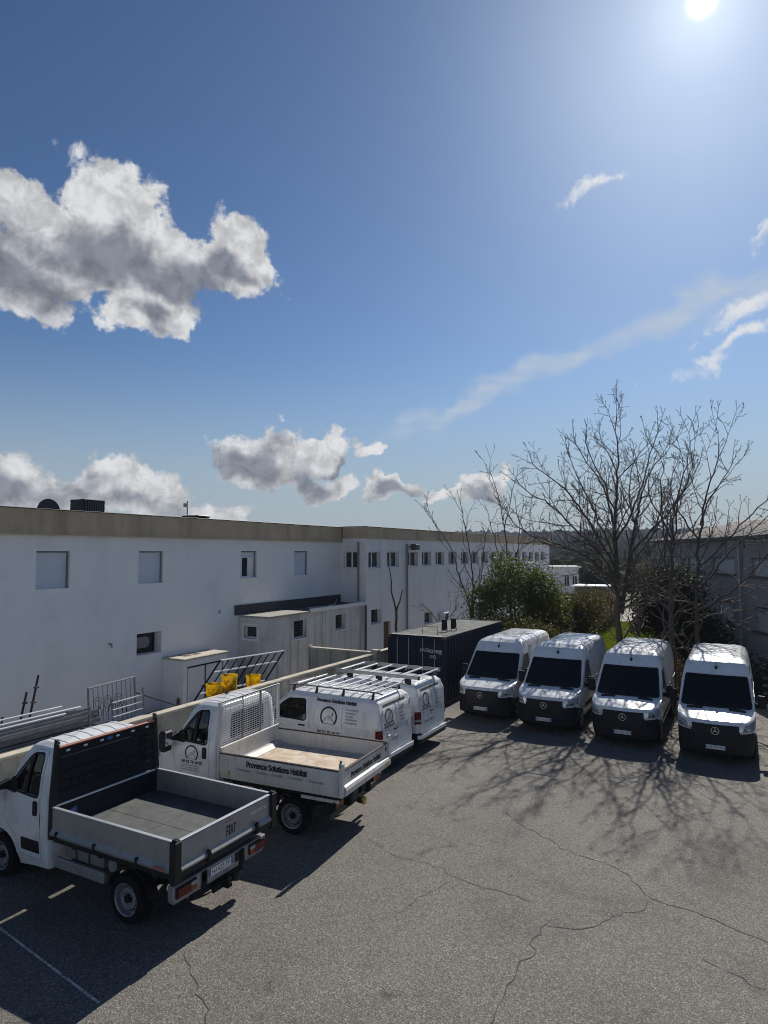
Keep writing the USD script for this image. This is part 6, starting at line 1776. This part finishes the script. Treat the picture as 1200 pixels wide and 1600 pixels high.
B3 = np.array([-1.62, 27.2, 0.0])
t = thing('bare_tree', 'bare tree leaning right with branches spreading across the grey building, rightmost trunk', 'tree')
g = Grower(37, 4, .6, dens=.85)
g.limb(scr(B3, 0, [(0, 0, 0), (.05, 1.8, 0), (.06, 3.2, 0), (.08, 4.6, 0), (.2, 5.8, 0), (.3, 6.6, 0), (.45, 7.7, -.1), (.75, 8.7, -.1), (1.0, 9.5, -.1)]), .115, .016, 0)
for pts, r0 in (([(.1, 5.0, 0), (.8, 5.9, -.4), (1.5, 6.9, -.8), (2.2, 7.7, -1.0), (2.7, 8.5, -1.1)], .045),
                ([(.08, 4.2, 0), (.9, 4.9, .3), (1.8, 5.9, .5), (2.7, 6.7, .6), (3.5, 7.5, .6)], .045),
                ([(.06, 3.4, 0), (.8, 3.9, -.3), (1.7, 4.8, -.6), (2.6, 6.0, -.8), (3.4, 7.0, -.8)], .05),
                ([(.25, 6.2, 0), (-.2, 7.3, .5), (-.4, 8.1, .8), (-.3, 9.0, .9)], .04),
                ([(.3, 6.8, 0), (.9, 7.9, .5), (1.5, 8.6, .8), (2.0, 9.3, .9)], .04),
                ([(.05, 2.8, 0), (-.5, 3.1, -.5), (-.9, 2.8, -.8), (-.7, 2.4, -.9)], .035),
                ([(.05, 3.0, 0), (.6, 3.1, .4), (1.3, 3.3, .6), (2.2, 3.4, .7), (2.9, 3.3, .7)], .03),
                ([(.06, 3.6, 0), (-.5, 4.3, .3), (-.9, 5.4, .5), (-1.2, 6.8, .6)], .04)):
    g.limb(scr(B3, 0, pts), r0, .014, 1)
build_bare(t, g)

TALL = 1.0
# two thin ones beyond the container
for seed, base, lab, stems in (
        (51, (-13.3, 34.6, 0), 'thin bare tree with three curved stems rising behind the blue container', [([(0, 0, 0), (.0, 1.8, 0), (-.25, 3.1, 0), (-.75, 4.2, .1), (-1.1, 5.4, .1), (-1.7, 6.6, .2), (-2.3, 7.3, .2)], .075), ([(.05, 0, 0), (.05, 2.0, 0), (.15, 3.6, .1), (.1, 5.0, .2), (-.1, 6.2, .3), (-.4, 7.6, .3), (-.65, 8.7, .3)], .075), ([(.08, 1.6, 0), (.3, 3.2, -.2), (.7, 4.4, -.3), (.85, 5.8, -.3), (1.0, 6.8, -.3)], .05)]),
        (67, (-12.6, 39.5, 0), 'tall thin bare tree rising from the green bush, left of the biggest tree', [([(0, 0, 0), (.0, 2.5, 0), (-.05, 4.2, 0), (-.25, 6.0, 0), (-.45, 7.6, .1), (-.8, 9.4, .1), (-1.3, 10.8, .1)], .085), ([(-.05, 3.6, 0), (-.7, 5.2, .3), (-1.2, 7.0, .4), (-1.7, 8.6, .4)], .05), ([(0, 4.0, 0), (.5, 5.6, -.3), (.6, 7.2, -.4), (.9, 8.6, -.4)], .05), ([(-.4, 7.4, .1), (-.1, 8.6, -.3), (.2, 10.0, -.4), (.5, 10.8, -.4)], .035)])):
    t = thing('thin_bare_tree', lab, 'tree')
    g = Grower(seed, 3, .75, dens=.6, rmin=.011)
    for k, (pts, r0) in enumerate(stems):
        g.limb(scr(base, 0, [(a * .8, b * .93, c) for a, b, c in pts]), r0, .016, 0 if k == 0 else 1)
    build_bare(t, g)
t = thing('forked_sapling', 'small forked bare sapling standing against the far white wall', 'tree')
g = Grower(71, 1, .3, rmin=.02)
_b = (-16.2, 31.2, YARD)
g.limb(scr(_b, 0, [(0, 0, 0), (.0, 1.4, 0), (0, 2.6, 0)]), .09, .07, 0, kids=False)
g.limb(scr(_b, 0, [(0, 2.6, 0), (-.18, 3.4, 0), (-.32, 4.5, 0), (-.42, 5.2, 0)]), .06, .02, 1, kids=False)
g.limb(scr(_b, 0, [(0, 2.6, 0), (.15, 3.1, 0), (.34, 3.8, 0)]), .05, .025, 1, kids=False)
build_bare(t, g)
t = thing('twiggy_shrub', 'small twiggy leafless shrub before the low windows of the far wall', 'shrub')
g = Grower(83, 3, .3, dens=.6, rmin=.011)
_b = (-15.8, 36.8, YARD)
for a in range(5):
    q = math.radians(72 * a)
    g.limb(scr(_b, 0, [(0, 0, 0), (.2 * math.cos(q), 1.0, .2 * math.sin(q)), (.9 * math.cos(q), 2.0, .9 * math.sin(q)), (1.5 * math.cos(q), 2.5, 1.4 * math.sin(q))]), .03, .012, 1)
build_bare(t, g)


def leaves(lobes, n, size, seed, per=14, spread=.26, flat_=.5):
    """n leaf quads in clumps through ellipsoid lobes [(cx,cy,cz,rx,ry,rz)]."""
    r = np.random.default_rng(seed)
    lob = np.array(lobes, float)
    vol = lob[:, 3] * lob[:, 4] * lob[:, 5]
    nc = n // per
    which = r.choice(len(lob), nc, p=vol ** .8 / (vol ** .8).sum())
    d = r.normal(0, 1, (nc, 3))
    d /= np.linalg.norm(d, axis=1, keepdims=True)
    rad = r.uniform(.35, 1.08, nc) ** .55
    c = lob[which, :3] + d * rad[:, None] * lob[which, 3:]
    keep = meshkit.fbm(c * .9, 3, seed) > .40
    c = c[keep]
    p = (c[:, None] + r.normal(0, spread, (len(c), per, 3)) * [1, 1, .8]).reshape(-1, 3)
    p = p[p[:, 2] > .02]
    m = len(p)
    a = r.normal(0, 1, (m, 3))
    a /= np.linalg.norm(a, axis=1, keepdims=True)
    b = np.cross(a, r.normal(0, 1, (m, 3)))
    b /= np.linalg.norm(b, axis=1, keepdims=True)
    s = size * r.uniform(.6, 1.35, (m, 1))
    a, b = a * s, b * s * flat_
    v = np.stack([p - a, p - b * .8, p + a, p + b], 1).reshape(-1, 3)
    k = np.arange(m)[:, None] * 4
    return v, np.vstack([k + [0, 1, 2], k + [0, 2, 3]])


def bush(name, label, cat_, lobes, n, size, mat_, seed, stems=4, group=None, flat_=.5, extra=None, spread=.26):
    t = thing(name, label, cat_, group=group)
    part(t, 'foliage', [leaves(lobes, n, size, seed, flat_=flat_, spread=spread)], mat_)
    if extra:
        part(t, 'dry_foliage', [leaves(lobes, int(n * extra[1]), size, seed + 100, flat_=flat_)], extra[0])
    r = np.random.default_rng(seed)
    lob = np.array(lobes)
    c = lob[:, :2].mean(0)
    for k in range(stems):
        q = lob[r.integers(len(lob))]
        top = q[:3] + r.normal(0, .2, 3)
        b0 = np.array([c[0] + r.normal(0, .25), c[1] + r.normal(0, .25), 0])
        mid = (b0 + top) / 2 + r.normal(0, .15, 3)
        part(t, 'stem', [tube([b0, mid, top], [.06, .045, .02], 6)], 'bark', smooth=True)
    return t


bush('green_bush', 'big fresh green bush standing behind the container and first tall van', 'bush', [(-11.2, 34.6, 2.2, 1.7, 1.6, 2.0), (-12.3, 34.2, 2.2, 1.1, 1.2, 1.5), (-10.6, 35.0, 3.6, 1.3, 1.2, 1.3), (-11.3, 34.6, 4.3, .9, .9, 1.0), (-9.7, 35.4, 3.2, 1.0, 1.1, 1.2), (-9.2, 35.5, 2.1, .9, 1.0, 1.3)], 26000, .075, 'leaf_green', 5, stems=8)
bush('olive_bush', 'loose olive green bush between the big green bush and brownish hedge', 'bush', [(-8.9, 38.4, 1.6, 1.1, 1.2, 1.5), (-8.0, 39.5, 1.7, 1.0, 1.1, 1.5), (-9.6, 37.6, 1.5, .8, .9, 1.3)], 15000, .075, 'leaf_olive', 6, stems=6)
bush('brown_hedge', 'brownish clipped hedge running away beside the green lawn', 'hedge', [(-9.0 - .04 * k, 36 + 2.2 * k, 1.1, .8, 1.5, 1.15) for k in range(9)], 30000, .08, 'leaf_brown', 7, stems=10, extra=('leaf_dark', .9))
bush('low_shrub', 'low green shrub right behind the roofs of the first two tall vans', 'bush', [(-8.6, 30.6, .9, 1.2, .9, 1.2), (-10.2, 31.4, .9, 1.1, .9, 1.2), (-7.2, 30.4, .7, .9, .7, .9)], 12000, .07, 'leaf_olive', 8, stems=5)
bush('dark_evergreen', 'dark evergreen bush in the shade before the grey building', 'bush', [(-3.6, 35.0, 1.6, 1.3, 1.3, 1.9), (-2.5, 34.5, 1.7, 1.1, 1.2, 1.9), (-3.0, 35.0, 3.2, 1.3, 1.2, 1.5), (-1.6, 33.6, 1.3, 1.0, 1.0, 1.5), (-3.9, 35.6, 2.6, .9, 1.0, 1.3)], 26000, .085, 'leaf_dark', 9, stems=6, extra=('leaf_olive', .12))
bush('glossy_shrub', 'dark glossy leaved shrub beside the rail fence at the right edge', 'bush', [(1.2, 28.2, .7, .8, .6, .9), (2.4, 28.4, .8, .9, .7, .95), (3.6, 28.4, .8, .9, .7, 1.0), (.3, 29.2, .5, .7, .6, .8)], 9000, .06, 'leaf_dark', 10, stems=4)
bush('ivy', 'brown and green ivy climbing the tree foot between two vans', 'ivy', [(-2.3, 25.35, .5, .32, .3, .7), (-2.3, 25.4, 1.5, .26, .25, .8), (-2.0, 25.7, .35, .4, .4, .5)], 2600, .05, 'leaf_brown', 12, stems=1, extra=('leaf_olive', .5), spread=.1)
for k, (x, y, h, m_, lab) in enumerate(((-19.0, 92, 3.0, 'leaf_pine', 'dark green trees right of the distant white house, left clump'), (-16.0, 95, 2.8, 'leaf_pine', 'dark green trees right of the distant white house, middle clump'), (-13.0, 98, 3.2, 'leaf_olive', 'olive tree clump behind the main bare trunk in the distance'), (-9.5, 96, 3.4, 'leaf_pine', 'dark tree clump left of the grey building in the distance'), (-25, 100, 2.6, 'leaf_olive', 'olive tree clump left of the distant white house'))):
    bush('distant_tree', lab, 'tree', [(x, y, h * .5, 1.9, 1.8, h * .52), (x + 1.3, y + .5, h * .42, 1.6, 1.5, h * .45)], 7000, .15, m_, 20 + k, stems=2)

# wood on the far hill
r_ = np.random.default_rng(77)
ico = trimesh.creation.icosphere(1)
iv, if_ = np.array(ico.vertices), np.array(ico.faces)
NT = 2600
xs = r_.uniform(-560, 60, NT)
ys = 420 + 420 * r_.uniform(0, 1, NT) ** .9
zs = hill(xs, ys)[:, 2]
sc = np.stack([r_.uniform(3.5, 7.5, NT), r_.uniform(3.5, 7.5, NT), r_.uniform(4, 9, NT)], 1)
nz = 1 + .5 * (r_.uniform(0, 1, (NT, len(iv), 1)) - .5)
v = (iv[None] * nz * sc[:, None] + np.stack([xs, ys, zs + sc[:, 2] * .5], 1)[:, None]).reshape(-1, 3)
f = (if_[None] + (np.arange(NT) * len(iv))[:, None, None]).reshape(-1, 3)
setting('hillside_wood', [(v, f)], 'wood_far', kind='stuff', label='dark wooded hillside in the far distance')
# rough growth that hides the flat ground in the middle distance
xs = r_.uniform(-75, 30, 700)
ys = r_.uniform(105, 400, 700)
sc = np.stack([r_.uniform(1.5, 3.5, 700), r_.uniform(1.5, 3.5, 700), r_.uniform(1.2, 3.0, 700)], 1)
nz = 1 + .5 * (r_.uniform(0, 1, (700, len(iv), 1)) - .5)
v = (iv[None] * nz * sc[:, None] + np.stack([xs, ys, sc[:, 2] * .3], 1)[:, None]).reshape(-1, 3)
f = (if_[None] + (np.arange(700) * len(iv))[:, None, None]).reshape(-1, 3)
setting('scrubland', [(v, f)], 'scrub_far', kind='stuff', label='olive scrub covering the middle distance below the hill')
# dry leaves and weeds along the kerb and wall foot
r_ = np.random.default_rng(5)
n = 900
px_, py_ = r_.uniform(-8.8, 6, n), r_.normal(26.3, .25, n)
a = r_.uniform(0, 6.3, n)
s = r_.uniform(.012, .035, n)
v = np.stack([np.stack([px_ + s * np.cos(a + q), py_ + s * np.sin(a + q), .006 + .02 * r_.random(n)], 1) for q in (0, 2.2, 4.1)], 1).reshape(-1, 3)
setting('fallen_leaves', [(v, np.arange(3 * n).reshape(-1, 3))], 'leaf_brown', kind='stuff', label='dry fallen leaves scattered along the kerb behind the vans')

# thin spring haze in the air between here and the hill
MAT['haze'] = usdkit.material(stage, '/World/Looks/haze', {'v': ('principled_volume', dict(color=(0.72, 0.8, 0.95), density=HAZE, anisotropy=0.0))}, [], volume='v.volume')
setting('haze', [bx(-1510, -610, -2.0, 1510, 2610, 42)], 'haze', kind='stuff', label='thin pale blue haze in the air towards the hill')
